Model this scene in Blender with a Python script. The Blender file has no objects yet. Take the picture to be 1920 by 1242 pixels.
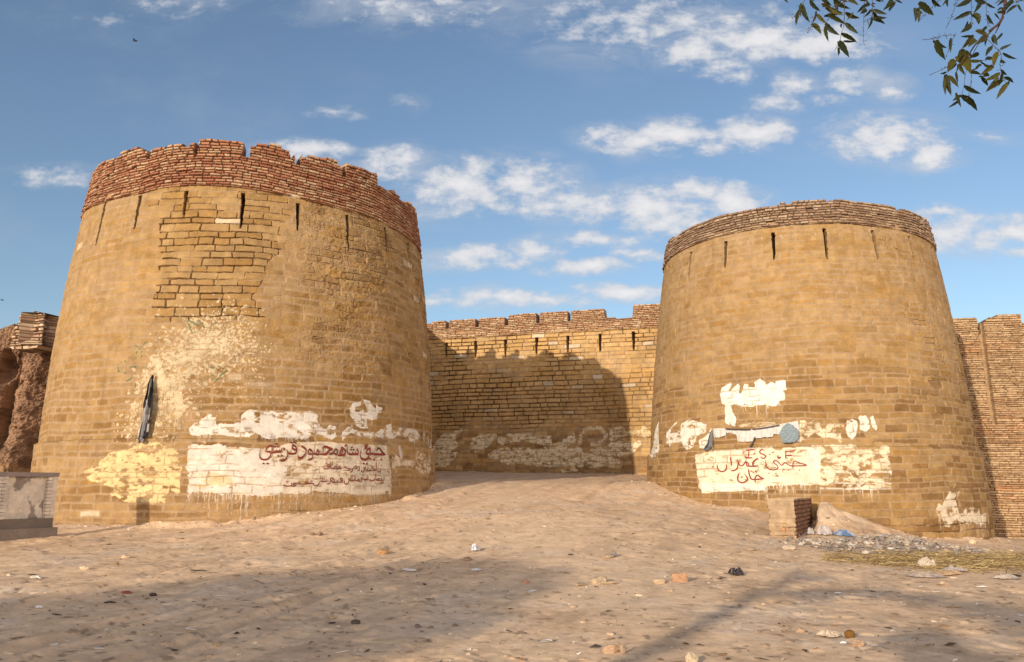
import bpy, math, random
import numpy as np
from mathutils import Vector

scene = bpy.context.scene
COL = scene.collection
RES = 1.0                       # density of the masonry grids

# ------------------------------------------------------------------ camera model (eye at the origin, looking along +Y)
F_PX = 1570.6
PITCH = math.radians(10.585)
CP, SP = math.cos(PITCH), math.sin(PITCH)
SUN_AZ, SUN_EL = math.radians(32.2), math.radians(14.2)
LDIR = np.array([math.sin(SUN_AZ) * math.cos(SUN_EL), math.cos(SUN_AZ) * math.cos(SUN_EL), -math.sin(SUN_EL)])


def ray(px, py):
    a = (px - 960) / F_PX
    b = -(py - 621) / F_PX
    return np.array([a, CP - b * SP, SP + b * CP])


# ------------------------------------------------------------------ helpers: objects
def tag(o, label=None, cat=None, group=None, kind=None):
    if label: o['label'] = label
    if cat: o['category'] = cat
    if group: o['group'] = group
    if kind: o['kind'] = kind
    return o


def empty(name, loc=(0, 0, 0)):
    o = bpy.data.objects.new(name, None)
    o.empty_display_size = 0.2
    o.location = loc
    COL.objects.link(o)
    return o


def link(name, me, mat, parent=None):
    o = bpy.data.objects.new(name, me)
    if mat is not None:
        me.materials.append(mat)
    COL.objects.link(o)
    if parent is not None:
        o.parent = parent
        if parent.location.length > 0:
            o.matrix_parent_inverse.translation = -parent.location
    return o


def mesh_np(name, V, Fq, colors=None, smooth=False):
    """V (n,3); Fq (m,k) faces, all with k corners."""
    V = np.ascontiguousarray(V, dtype=np.float32)
    Fq = np.ascontiguousarray(Fq, dtype=np.int32)
    me = bpy.data.meshes.new(name)
    n, (m, k) = len(V), Fq.shape
    me.vertices.add(n)
    me.vertices.foreach_set('co', V.ravel())
    me.loops.add(m * k)
    me.loops.foreach_set('vertex_index', Fq.ravel())
    me.polygons.add(m)
    me.polygons.foreach_set('loop_start', np.arange(0, m * k, k, dtype=np.int32))
    me.polygons.foreach_set('use_smooth', np.full(m, smooth, dtype=bool))
    me.update(calc_edges=True)
    if colors is not None:
        at = me.color_attributes.new('Col', 'FLOAT_COLOR', 'POINT')
        c4 = np.ones((n, 4), np.float32)
        c4[:, :3] = colors
        at.data.foreach_set('color', c4.ravel())
    return me


class MB:
    """collects polygons with a colour per vertex, builds one mesh"""
    def __init__(s):
        s.v, s.f, s.c = [], [], []

    def add(s, verts, faces, col=(1, 1, 1)):
        b = len(s.v)
        s.v += [tuple(map(float, p)) for p in verts]
        s.f += [tuple(b + i for i in f) for f in faces]
        cols = col if hasattr(col[0], '__len__') else [col] * len(verts)
        s.c += [tuple(c) for c in cols]

    def box(s, o, ax, ay, az, col=(1, 1, 1)):
        o, ax, ay, az = map(np.array, (o, ax, ay, az))
        P = [o, o + ax, o + ax + ay, o + ay]
        P = P + [q + az for q in P]
        s.add(P, [(3, 2, 1, 0), (4, 5, 6, 7), (0, 1, 5, 4), (1, 2, 6, 5), (2, 3, 7, 6), (3, 0, 4, 7)], col)

    def tube(s, pts, rad, seg=6, col=(1, 1, 1)):
        pts = [np.array(p, float) for p in pts]
        rad = rad if hasattr(rad, '__len__') else [rad] * len(pts)
        vs, fs = [], []
        for i, p in enumerate(pts):
            d = pts[min(i + 1, len(pts) - 1)] - pts[max(i - 1, 0)]
            d = d / (np.linalg.norm(d) + 1e-9)
            h = np.array([0, 0, 1.0]) if abs(d[2]) < .9 else np.array([1.0, 0, 0])
            a = np.cross(d, h); a /= np.linalg.norm(a)
            b = np.cross(d, a)
            for k in range(seg):
                t = 2 * math.pi * k / seg
                vs.append(p + rad[i] * (a * math.cos(t) + b * math.sin(t)))
        for i in range(len(pts) - 1):
            for k in range(seg):
                q = (k + 1) % seg
                fs.append((i * seg + k, i * seg + q, (i + 1) * seg + q, (i + 1) * seg + k))
        fs.append(tuple(range(seg))[::-1])
        fs.append(tuple((len(pts) - 1) * seg + k for k in range(seg)))
        s.add(vs, fs, col)

    def build(s, name, mat, parent=None, smooth=False):
        me = bpy.data.meshes.new(name)
        me.from_pydata(s.v, [], s.f)
        at = me.color_attributes.new('Col', 'FLOAT_COLOR', 'POINT')
        c4 = np.ones((len(s.v), 4), np.float32)
        c4[:, :3] = np.array(s.c, np.float32)
        at.data.foreach_set('color', c4.ravel())
        if smooth:
            me.polygons.foreach_set('use_smooth', np.ones(len(me.polygons), bool))
        me.update()
        return link(name, me, mat, parent)


# ------------------------------------------------------------------ helpers: noise
def _rt(seed):
    return np.random.RandomState(seed).rand(256, 256).astype(np.float32)


_NT = {}


def vnoise(u, v, seed=0):
    t = _NT.get(seed)
    if t is None:
        t = _NT[seed] = _rt(seed + 11)
    u = np.asarray(u, np.float32); v = np.asarray(v, np.float32)
    iu = np.floor(u); iv = np.floor(v)
    fu = u - iu; fv = v - iv
    fu = fu * fu * (3 - 2 * fu); fv = fv * fv * (3 - 2 * fv)
    a = iu.astype(np.int32) & 255; b = iv.astype(np.int32) & 255
    a1 = (a + 1) & 255; b1 = (b + 1) & 255
    return (t[a, b] * (1 - fu) + t[a1, b] * fu) * (1 - fv) + (t[a, b1] * (1 - fu) + t[a1, b1] * fu) * fv


def fbm(u, v, seed=0, oct=4, gain=.5):
    s = 0; a = 1; tot = 0
    for i in range(oct):
        s = s + a * vnoise(u * 2 ** i + 17.3 * i, v * 2 ** i + 5.1 * i, seed + i)
        tot += a; a *= gain
    return s / tot


def sstep(a, b, x):
    t = np.clip((x - a) / (b - a), 0, 1)
    return t * t * (3 - 2 * t)


def lerp(a, b, t):
    return a + (b - a) * t


C = lambda *a: np.array(a, np.float32)


# ------------------------------------------------------------------ materials
def vcol_mat(name, grain=45, gs=.25, bump=.35, bdist=.012, rough=.92, spec=.15, detail=6):
    m = bpy.data.materials.new(name)
    m.use_nodes = True
    nt = m.node_tree
    b = nt.nodes['Principled BSDF']
    b.inputs['Roughness'].default_value = rough
    b.inputs['Specular IOR Level'].default_value = spec
    at = nt.nodes.new('ShaderNodeAttribute'); at.attribute_name = 'Col'
    tc = nt.nodes.new('ShaderNodeTexCoord')
    n1 = nt.nodes.new('ShaderNodeTexNoise'); n1.inputs['Scale'].default_value = grain; n1.inputs['Detail'].default_value = detail
    n1.inputs['Roughness'].default_value = .65
    n2 = nt.nodes.new('ShaderNodeTexNoise'); n2.inputs['Scale'].default_value = grain * .11; n2.inputs['Detail'].default_value = 4
    ad = nt.nodes.new('ShaderNodeMath'); ad.operation = 'ADD'
    mr = nt.nodes.new('ShaderNodeMapRange')
    mr.inputs['From Min'].default_value = .6; mr.inputs['From Max'].default_value = 1.4
    mr.inputs['To Min'].default_value = 1 - gs; mr.inputs['To Max'].default_value = 1 + gs
    mx = nt.nodes.new('ShaderNodeMix'); mx.data_type = 'RGBA'; mx.blend_type = 'MULTIPLY'; mx.inputs['Factor'].default_value = 1
    bp = nt.nodes.new('ShaderNodeBump'); bp.inputs['Strength'].default_value = bump; bp.inputs['Distance'].default_value = bdist
    L = nt.links.new
    L(tc.outputs['Object'], n1.inputs['Vector']); L(tc.outputs['Object'], n2.inputs['Vector'])
    L(n1.outputs['Fac'], ad.inputs[0]); L(n2.outputs['Fac'], ad.inputs[1])
    L(ad.outputs[0], mr.inputs['Value'])
    L(at.outputs['Color'], mx.inputs['A']); L(mr.outputs['Result'], mx.inputs['B'])
    L(mx.outputs['Result'], b.inputs['Base Color'])
    L(n1.outputs['Fac'], bp.inputs['Height']); L(bp.outputs['Normal'], b.inputs['Normal'])
    return m


M_STONE = vcol_mat('weathered_sandstone', 38, .30, .45, .014)
M_BRICK = vcol_mat('old_fired_brick', 55, .32, .5, .012)
M_PAINT = vcol_mat('red_slogan_paint', 30, .25, .1, .004, .6, .3)
M_GROUND = vcol_mat('dusty_ground', 30, .20, .30, .012, .97, .08, 9)
M_ROCK = vcol_mat('loose_stone', 60, .3, .5, .006)
M_CLOTH = vcol_mat('weathered_cloth', 80, .12, .3, .004, .7, .25)
M_PLASTIC = vcol_mat('crumpled_plastic', 60, .12, .3, .004, .4, .4)
M_PLASTER = vcol_mat('grey_cement_plaster', 26, .25, .4, .01)
M_MUD = vcol_mat('eroded_mud', 18, .35, .7, .03)
M_WOOD = vcol_mat('bark', 30, .35, .8, .02)
M_STRAW = vcol_mat('dry_straw', 50, .2, .1, .003, .7, .25)


def leaf_mat():
    m = bpy.data.materials.new('neem_leaf'); m.use_nodes = True
    nt = m.node_tree; b = nt.nodes['Principled BSDF']
    at = nt.nodes.new('ShaderNodeAttribute'); at.attribute_name = 'Col'
    nt.links.new(at.outputs['Color'], b.inputs['Base Color'])
    b.inputs['Roughness'].default_value = .55; b.inputs['Specular IOR Level'].default_value = .2
    tr = nt.nodes.new('ShaderNodeBsdfTranslucent')
    nt.links.new(at.outputs['Color'], tr.inputs['Color'])
    mx = nt.nodes.new('ShaderNodeMixShader'); mx.inputs[0].default_value = .18
    nt.links.new(b.outputs[0], mx.inputs[1]); nt.links.new(tr.outputs[0], mx.inputs[2])
    nt.links.new(mx.outputs[0], nt.nodes['Material Output'].inputs['Surface'])
    return m


M_LEAF = leaf_mat()


# ------------------------------------------------------------------ helpers: masonry
def courses(v0, v1, h, jit, rng):
    e = [v0]
    while e[-1] < v1 + h:
        e.append(e[-1] + h * (1 + jit * (rng.rand() * 2 - 1)))
    return np.array(e, np.float32)


def masonry(U, V, E, lmin, lmax, seed, rad=.02):
    """distance to the nearest joint and a few random numbers per block"""
    rng = np.random.RandomState(seed)
    row = np.clip(np.searchsorted(E, V.ravel(), side='right') - 1, 0, len(E) - 2)
    u = U.ravel(); v = V.ravel()
    dv = np.empty_like(u); col = np.empty(len(u), np.int32)
    u0, u1 = u.min() - 1, u.max() + 1
    order = np.argsort(row, kind='stable')
    bounds = np.searchsorted(row[order], np.arange(len(E)))
    for k in range(len(E) - 1):
        idx = order[bounds[k]:bounds[k + 1]]
        if len(idx) == 0: continue
        n = int((u1 - u0) / lmin) + 3
        L = lmin + (lmax - lmin) * rng.rand(n) ** 1.2
        J = (u0 - rng.rand() * lmax + np.concatenate([[0], np.cumsum(L)])).astype(np.float32)
        c = np.clip(np.searchsorted(J, u[idx], side='right') - 1, 0, len(J) - 2)
        col[idx] = c
        dv[idx] = np.minimum(u[idx] - J[c], J[c + 1] - u[idx])
    dh = np.minimum(v - E[row], E[row + 1] - v)
    d = np.minimum(dh, dv)
    cr = (dh < rad) & (dv < rad)
    d = np.where(cr, rad - np.hypot(rad - dh, rad - dv), d)
    T = np.random.RandomState(seed + 5).rand(4, 8191).astype(np.float32)
    hid = (row * 613 + col * 17) % 8191
    sh = U.shape
    return d.reshape(sh), dh.reshape(sh), [T[i][hid].reshape(sh) for i in range(4)]


def seg_dist(U, V, a, b):
    ax, ay = a; bx, by = b
    dx, dy = bx - ax, by - ay
    t = np.clip(((U - ax) * dx + (V - ay) * dy) / (dx * dx + dy * dy + 1e-12), 0, 1)
    return np.hypot(U - ax - t * dx, V - ay - t * dy)


def inpoly(U, V, P):
    r = np.zeros(U.shape, bool)
    n = len(P)
    for i in range(n):
        x1, y1 = P[i]; x2, y2 = P[(i + 1) % n]
        if y1 == y2: continue
        c = ((y1 > V) != (y2 > V)) & (U < (x2 - x1) * (V - y1) / (y2 - y1) + x1)
        r ^= c
    return r


class Wall:
    """a masonry surface as a regular grid in wall coordinates: u along, v up"""
    def __init__(s, u, v):
        s.u = np.asarray(u, np.float32); s.v = np.asarray(v, np.float32)
        s.U, s.V = np.meshgrid(s.u, s.v)
        s.P = np.zeros(s.U.shape, np.float32)            # paint amount
        s.PC = np.ones(s.U.shape + (3,), np.float32)     # paint colour
        s.lab = np.zeros(s.U.shape, np.int16)

    def win(s, u0, u1, v0, v1):
        c0, c1 = np.searchsorted(s.u, [u0, u1]); r0, r1 = np.searchsorted(s.v, [v0, v1])
        return slice(max(r0 - 1, 0), r1 + 1), slice(max(c0 - 1, 0), c1 + 1)

    def poly(s, pts, col, wear=.35, warp=.05, seed=0, lab=0, strength=1, fine=1.0):
        pts = np.array(pts)
        w = s.win(pts[:, 0].min() - .2, pts[:, 0].max() + .2, pts[:, 1].min() - .2, pts[:, 1].max() + .2)
        U, V = s.U[w], s.V[w]
        wu = (fbm(U * 4, V * 4, seed + 3, 4, .6) - .5) * 2 * warp
        wv = (fbm(U * 4 + 9, V * 4, seed + 4, 4, .6) - .5) * 2 * warp
        m = inpoly(U + wu, V + wv, pts).astype(np.float32)
        n = fbm(U * 5, V * 9, seed + 7, 5, .65)
        n = n + .22 * (fbm(U * 22, V * 30, seed + 8, 3, .6) - .5)
        k = sstep(wear - .07, wear + .09, n) if wear > 0 else 1.0
        a = m * k * strength
        s.lay(w, a, col)
        if lab:
            s.lab[w] = np.where(a > .55, lab, s.lab[w])

    def lay(s, w, a, col):
        p0 = s.P[w]
        k = (a / np.maximum(a + p0 * (1 - a), 1e-4))[..., None]
        s.PC[w] = s.PC[w] * (1 - k) + np.array(col, np.float32) * k
        s.P[w] = p0 + a - p0 * a

    def drips(s, pts_top, n, lmin, lmax, col, seed, hw=.007, a=.8):
        """thin runs of paint starting along a line, falling down the wall"""
        rng = np.random.RandomState(seed)
        pts = np.array(pts_top); cum = np.r_[0, np.cumsum(np.hypot(*np.diff(pts, axis=0).T))]
        for i in range(int(n * .7)):
            q = rng.rand() * cum[-1]
            u = np.interp(q, cum, pts[:, 0]); v = np.interp(q, cum, pts[:, 1])
            L = lmin + (lmax - lmin) * rng.rand() ** 2.6
            q = np.clip(q + .06 * math.sin(i * 2.4) * cum[-1] * rng.rand(), 0, cum[-1])
            h = hw * (.45 + 1.5 * rng.rand() ** 2)
            w = s.win(u - .05, u + .05, v - L, v + .05)
            U, V = s.U[w], s.V[w]
            uu = u + .006 * np.sin(V * 23 + i)
            f = np.clip((V - (v - L)) / L, 0, 1)
            m = sstep(h * 1.6, h * .6, np.abs(U - uu)) * (V > v - L) * (.45 + .55 * f) * a
            m = m * (.55 + .45 * (vnoise(U * 0 + i, V * 12, seed) > .35))
            s.lay(w, m, col)

    def splats(s, cen, sig, n, rmin, rmax, col, seed, ang=None):
        rng = np.random.RandomState(seed)
        for i in range(n):
            u = cen[0] + rng.randn() * sig[0]; v = cen[1] + rng.randn() * sig[1]
            r = rmin + (rmax - rmin) * rng.rand() ** 3
            w = s.win(u - 3 * r, u + 3 * r, v - 3 * r, v + 3 * r)
            U, V = s.U[w] - u, s.V[w] - v
            if U.size == 0: continue
            th = ang if ang is not None else math.atan2(v - cen[1], u - cen[0])
            th += rng.randn() * .4
            e = 1 + 1.3 * rng.rand()
            a = (U * math.cos(th) + V * math.sin(th)) / e; b = -U * math.sin(th) + V * math.cos(th)
            d = np.hypot(a, b) * (1 + .5 * (vnoise(s.U[w] * 60, s.V[w] * 60, seed) - .5))
            s.lay(w, sstep(r * 1.25, r * .8, d) * .95, col)

    def stroke(s, pts, hw, col, a=.9, seed=0):
        pts = np.array(pts)
        w = s.win(pts[:, 0].min() - .1, pts[:, 0].max() + .1, pts[:, 1].min() - .1, pts[:, 1].max() + .1)
        U, V = s.U[w], s.V[w]
        d = np.min([seg_dist(U, V, pts[i], pts[i + 1]) for i in range(len(pts) - 1)], axis=0)
        n = fbm(U * 14, V * 14, seed + 9, 3)
        s.lay(w, sstep(hw * 1.3, hw * .5, d) * a * sstep(.25, .5, n), col)


def grid_faces(nr, nc):
    i = np.arange(nr * nc, dtype=np.int32).reshape(nr, nc)
    return np.stack([i[:-1, :-1], i[:-1, 1:], i[1:, 1:], i[1:, :-1]], -1)


def emit(name, X, col, sel, mat, parent, label=None):
    """the chosen faces of a grid as one mesh object"""
    nr, nc = X.shape[:2]
    Fq = grid_faces(nr, nc)[sel]
    if len(Fq) == 0: return None
    used, inv = np.unique(Fq.ravel(), return_inverse=True)
    me = mesh_np(name, X.reshape(-1, 3)[used], inv.reshape(Fq.shape), col.reshape(-1, 3)[used])
    o = link(name, me, mat, parent)
    if label: o['label'] = label
    return o


def thick(name, X, Xin, col, colin, sel, mat, parent, label=None):
    """chosen faces of an outer grid, the same faces of an inner grid, and the rims between them: a closed solid"""
    nr, nc = X.shape[:2]
    Fq = grid_faces(nr, nc)
    n = nr * nc
    A = [Fq[sel], Fq[sel][:, ::-1] + n]
    pad = np.zeros((nr + 1, nc + 1), bool); pad[1:-1, 1:-1] = sel
    c = pad[1:-1, 1:-1]
    for nb, (p, q) in ((pad[:-2, 1:-1], (0, 1)), (pad[2:, 1:-1], (2, 3)), (pad[1:-1, :-2], (3, 0)), (pad[1:-1, 2:], (1, 2))):
        e = Fq[c & ~nb]
        A.append(np.stack([e[:, q], e[:, p], e[:, p] + n, e[:, q] + n], -1))
    Fa = np.concatenate(A)
    used, inv = np.unique(Fa.ravel(), return_inverse=True)
    V = np.concatenate([X.reshape(-1, 3), Xin.reshape(-1, 3)])[used]
    K = np.concatenate([col.reshape(-1, 3), colin.reshape(-1, 3)])[used]
    o = link(name, mesh_np(name, V, inv.reshape(Fa.shape), K), mat, parent)
    if label: o['label'] = label
    return o


# ------------------------------------------------------------------ the towers' shape
class Tower:
    def __init__(s, X, Y, zl, zt, Rl, Rt, b, plinth):
        s.X, s.Y, s.zl, s.zt, s.Rl, s.Rt, s.b, s.pl = X, Y, zl, zt, Rl, Rt, b, plinth
        s.ph0 = math.atan2(-Y, -X)
        s.R0 = 5.6 if X < 0 else 5.0

    def R(s, z):
        q = (z - s.zl) / (s.zt - s.zl)
        r = s.Rl + (s.Rt - s.Rl) * q + s.b * q * (1 - q)
        return r + s.pl * sstep(s.zl + .02, s.zl - .02, z)

    def pos(s, u, z, off=0):
        ph = s.ph0 + np.asarray(u) / s.R0
        r = s.R(np.asarray(z)) + off
        return np.stack([s.X + r * np.cos(ph), s.Y + r * np.sin(ph), np.asarray(z) + 0 * r], -1)

    def at(s, px, py):
        d = ray(px, py)
        D = math.hypot(s.X, s.Y)
        t = np.linspace(D - 9, D + 1, 6001) / d[1]
        P = d[None] * t[:, None]
        g = np.hypot(P[:, 0] - s.X, P[:, 1] - s.Y) - s.R(P[:, 2])
        i = int(np.argmax(g < 0)) if (g < 0).any() else int(np.argmin(g))
        p = P[i]
        ph = math.atan2(p[1] - s.Y, p[0] - s.X) - s.ph0
        ph = (ph + math.pi) % (2 * math.pi) - math.pi
        return ph * s.R0, float(p[2])

    def ats(s, pts, ox=0, oy=0, sc=1.0):
        return [s.at(ox + x / sc, oy + y / sc) for x, y in pts]


TL = Tower(-8.44, 27.0, 1.2097, 7.9627, 5.860, 5.3175, .407, .10)
TR = Tower(10.10, 29.17, 1.145, 7.94, 5.267, 4.556, .3086, .10)


class Plane:
    """a straight curtain wall: u along +x, v = height"""
    def __init__(s, x0, y0, k):
        s.x0, s.y0, s.k = x0, y0, k
        L = math.hypot(1, k); s.d = (1 / L, k / L); s.n = (k / L, -1 / L)   # n points to the viewer

    def pos(s, u, v, off=0):
        return np.stack([s.x0 + u * s.d[0] + off * s.n[0], s.y0 + u * s.d[1] + off * s.n[1], v + 0 * u], -1)

    def at(s, px, py):
        d = ray(px, py)
        t = (s.y0 - s.k * s.x0) / (d[1] - s.k * d[0])
        p = d * t
        return (p[0] - s.x0) / s.d[0], float(p[2])

    def ats(s, pts, ox=0, oy=0, sc=1.0):
        return [s.at(ox + x / sc, oy + y / sc) for x, y in pts]


PM = Plane(1.5, 40.0, -.30)
PR = Plane(16.0, 35.0, -.16)

# ------------------------------------------------------------------ ground height
CTRL = np.array([
    (-11.48, 21.76, -.94), (-9.25, 21, -.94), (-7.32, 21.04, -.91), (-5.88, 21.5, -.73), (-4.47, 22.42, -.56), (-3.27, 23.83, -.37),
    (-2.55, 25.52, -.16), (-2.37, 27.02, .11), (4.61, 28.62, .17), (5.16, 26.66, -.25), (5.65, 25.87, -.44), (7.29, 24.38, -.68),
    (9.94, 23.6, -1.22), (11.64, 23.82, -1.41), (14.05, 25.24, -1.54),
    (-10, 18, -1.12), (-14, 20, -1.08), (-20, 25, -.9), (-13, 12, -1.4), (0, 3, -1.6), (-4, 6, -1.62), (4, 6, -1.6), (0, 8.2, -1.6),
    (-5, 9, -1.56), (5, 9, -1.58), (0, 12, -1.42), (-6, 14, -1.36), (6, 14, -1.5), (0, 17, -1.08), (-4, 18, -1.1), (3, 20, -.82),
    (0, 22, -.55), (0, 26, -.12), (1, 30, .22), (1, 34, .44), (-2, 34, .5), (-3.3, 41.4, .78), (1, 40, .66), (5.4, 38.8, .6), (3.5, 30, .22),
    (6.8, 20.4, -1.2), (12, 20, -1.42), (14, 16, -1.5), (18, 22, -1.62), (17.5, 30, -1.75), (20, 35, -1.98), (10, 17, -1.42), (8, 12, -1.52),
    (0, -8, -1.65), (-20, 5, -1.6), (20, 5, -1.6), (-18, 33, -.2), (30, 30, -1.9), (-30, 20, -1.2), (-15, -8, -1.65), (15, -8, -1.65),
    (0, -30, -1.7), (-40, 0, -1.6), (40, 0, -1.8), (-8, 45, .8), (10, 45, .4)], float)


def _tps_fit(P, lam=.02):
    n = len(P)
    d = np.hypot(P[:, None, 0] - P[None, :, 0], P[:, None, 1] - P[None, :, 1])
    K = np.where(d > 0, d * d * np.log(d + 1e-12), 0) + lam * np.eye(n)
    A = np.zeros((n + 3, n + 3)); Q = np.c_[np.ones(n), P[:, :2]]
    A[:n, :n] = K; A[:n, n:] = Q; A[n:, :n] = Q.T
    return np.linalg.solve(A, np.r_[P[:, 2], 0, 0, 0])


_W = _tps_fit(CTRL)


def ground_z(x, y):
    x = np.asarray(x, float); y = np.asarray(y, float)
    z = _W[-3] + _W[-2] * x + _W[-1] * y
    for (cx, cy, _), w in zip(CTRL, _W):
        d2 = (x - cx) ** 2 + (y - cy) ** 2
        z = z + w * .5 * d2 * np.log(d2 + 1e-12)
    r = np.hypot(x, y - 15)
    z = lerp(z, -1.6, sstep(26, 48, r))
    # the sand bank heaped against the tower to the right of the brick pier
    a, b = np.array([8.55, 23.15]), np.array([11.2, 22.8])
    t = np.clip(((x - a[0]) * (b[0] - a[0]) + (y - a[1]) * (b[1] - a[1])) / ((b - a) @ (b - a)), 0, 1)
    dist = np.hypot(x - a[0] - t * (b[0] - a[0]), y - a[1] - t * (b[1] - a[1]))
    side = (x - 6.93) * .898 - (y - 20.4) * .44          # right of the pier only
    bank = .58 * (1 - t) ** 1.1 * np.exp(-(dist / (.95 - .3 * t)) ** 1.7) * sstep(-.06, .02, side)
    bank = bank * (.72 + .56 * fbm(x * 2.2, y * 2.2, 705, 4))
    return z + bank


def ground_at(px, py):
    d = ray(px, py)
    t = np.linspace(5, 45, 2001)
    P = d[None] * (t / d[1])[:, None]
    g = P[:, 2] - ground_z(P[:, 0], P[:, 1])
    i = int(np.argmax(g < 0)) if (g < 0).any() else len(t) - 1
    return P[i]


# ------------------------------------------------------------------ tower builder
SAND = C(.335, .218, .100); OCHRE = C(.295, .170, .058); BROWN = C(.150, .076, .028); GREYM = C(.335, .235, .150)
CREAM = C(.53, .43, .285); YCREAM = C(.62, .475, .25); WHITE = C(.62, .575, .525); CHALK = C(.66, .62, .55)


def theta_axis(T, zref, du, half):
    """u samples: fine on the side towards the path, coarse round the back"""
    n = int(2 * half / du)
    f = np.linspace(-half, half, n)
    tot = 2 * math.pi * T.R0
    b = np.linspace(half, tot - half, 70)[1:]
    return np.r_[f, b].astype(np.float32)


def slit_list(T, prs):
    out = []
    for (x1, y1), (x2, y2) in prs:
        a = T.at(x1, y1); b = T.at(x2, y2)
        out.append(((a[0] + b[0]) / 2, a[1], b[1]))
    return out


def cut_slits(W, off, sl, hw, depth):
    for i, (u, zt, zb) in enumerate(sl):
        w = W.win(u - .3, u + .3, zb - .1, zt + .1)
        U, V = W.U[w], W.V[w]
        f = np.clip((V - zb) / (zt - zb), 0, 1)
        e = (vnoise(U * 0 + i * 3.3, V * 9, 77) - .5) * .025
        h = hw * (.38 + .62 * f ** .8)
        m = (np.abs(U - u + e) < h) & (V < zt) & (V > zb)
        off[w] = np.where(m, -depth * (.12 + .88 * sstep(0, .4, f)), off[w])
        W.lab[w] = np.where(m, 100 + i, W.lab[w])


def build_tower(T, name, label, slits, paint_fn, parts, seed, dens, style):
    root = empty(name, (T.X, T.Y, -1.3))
    tag(root, label, 'tower', 'round towers of the fort')
    u = theta_axis(T, 0, 1 / dens, T.R0 * 1.72)
    zb, ze = -2.0, T.zt + .22
    v = np.arange(zb, ze, 1 / dens).astype(np.float32)
    W = Wall(u, v)
    U, V = W.U, W.V
    rng = np.random.RandomState(seed)
    Vd = V + (fbm(U * .5, V * .5, seed + 1, 2) - .5) * .14 + (vnoise(U * 2.2, V * 2.6, seed + 2) - .5) * .045 + (vnoise(U * 8, V * 8, seed + 12) - .5) * .012
    Ud = U + (vnoise(U * 2, V * 5, seed + 3) - .5) * .05
    E = courses(zb - .3, ze + .3, .192, .30, rng)
    d, dh, r = masonry(Ud, Vd, E, .34, .86, seed, .035)
    d = d + (fbm(U * 18, V * 18, seed + 4, 3) - .5) * .016
    # how far the mortar is smeared over the blocks, how open the joints are, how rough the faces are
    smear, openj, rough, dark = style(W, U, V, r)
    jw = .012 + .016 * smear
    J = sstep(jw + .012, jw - .004, d)                          # 1 in the joint
    jo = sstep(.019, .006, d + .016 * (vnoise(U * 2.5, V * 3.5, seed + 8) - .45)) * openj
    chip = fbm(U * 11, V * 14, seed + 6, 4, .6)
    face = (fbm(U * 7, V * 9, seed + 5, 4, .6) - .5)
    off = face * (.012 + .034 * rough) - J * .012 * (1 - .6 * smear) - jo * .042
    off = off + (r[2] - .5) * (.014 + .03 * np.clip(openj, 0, 1))
    off = off - rough * .03 * sstep(.56, .68, chip) * sstep(.0, .06, d)
    # colour of the stone itself
    big = fbm(U * .35, V * .6, seed + 20, 4)
    col = lerp(SAND, OCHRE, np.clip(.12 + 1.05 * (r[0] - .25) + .8 * (big - .5), 0, 1)[..., None])
    dk = np.clip(dark * sstep(.30, .95, r[1] + .7 * (big - .5)), 0, 1)
    col = lerp(col, BROWN, (dk * .85)[..., None])
    pale = sstep(.994, .996, r[3]) * (1 if T.X < 0 else 0)
    col = lerp(col, C(.50, .40, .28), pale[..., None])
    col = col * (.86 + .28 * fbm(U * 6, V * 10, seed + 22, 4))[..., None]
    col = col * (.90 + .20 * fbm(U * 27, V * 27, seed + 41, 3, .7))[..., None]
    blot = fbm(U * .9, V * 1.1, seed + 42, 5, .6)
    col = col * (.84 + .34 * blot)[..., None]
    damp = sstep(3.4, 2.2, V) * sstep(.9, 1.6, V) * sstep(.32, .58, fbm(U * .45, V * .9, seed + 43, 4)) * (.75 if T.X < 0 else .45)
    col = lerp(col, C(.20, .105, .028), (damp * .62)[..., None])
    mort = lerp(GREYM, SAND, .35) * (.9 + .2 * fbm(U * 9, V * 9, seed + 23, 3))[..., None]
    sm = np.clip(J * np.clip(.82 * sstep(.25, .6, fbm(U * 1.4, V * 1.9, seed + 44, 4) + .22 * sstep(4, 2.5, V)), 0, 1) + smear * .55 * sstep(.38, .70, fbm(U * 1.7, V * 3.2, seed + 24, 5, .62)), 0, 1)
    col = lerp(col, mort, (sm * (1 - jo))[..., None])
    col = lerp(col, C(.10, .055, .025), (jo * .48)[..., None])
    # rain streaks and dirt low down
    st = fbm(U * 5, V * .35, seed + 25, 4)
    col = col * (1 - .09 * sstep(.55, .8, st))[..., None]
    col = lerp(col, C(.33, .20, .09) * .9, (.45 * sstep(.6, -.9, V + (big - .5) * 1.5) * sstep(.3, .7, fbm(U * 1.3, V * 2, seed + 26, 4)))[..., None])
    paint_fn(W)
    hold = np.clip(1 - .75 * sstep(.012, .0, d - .008) * sstep(.45, .6, fbm(U * 3, V * 3, seed + 27, 3)), 0, 1)
    P = W.P * hold
    tint = (.86 + .22 * fbm(U * 4, V * 4, seed + 28, 4))[..., None]
    col = lerp(col, W.PC * tint, P[..., None])
    off = lerp(off, off * .45 + .003, P)
    cut_slits(W, off, slits, .058, .55)
    inside = W.lab >= 100
    col = np.where(inside[..., None], C(.23, .14, .065), col)
    X = T.pos(U, V, off)
    fl = W.lab[:-1, :-1]
    # small specks of a painted area stay with the stone
    emit('stone_shaft', X, col, fl == 0, M_STONE, root)
    for lab, (pn, pl) in parts.items():
        emit(pn, X, col, fl == lab, M_STONE, root, pl)
    for i in range(len(slits)):
        emit('arrow_slit', X, col, fl == 100 + i, M_STONE, root)
    # unseen flat roof inside the parapet, put in to block light
    n = 96
    a = np.linspace(0, 2 * np.pi, n, endpoint=False)
    ro = T.R(T.zt) - .3
    V2 = np.c_[T.X + ro * np.cos(a), T.Y + ro * np.sin(a), np.full(n, T.zt + .1)]
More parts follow.
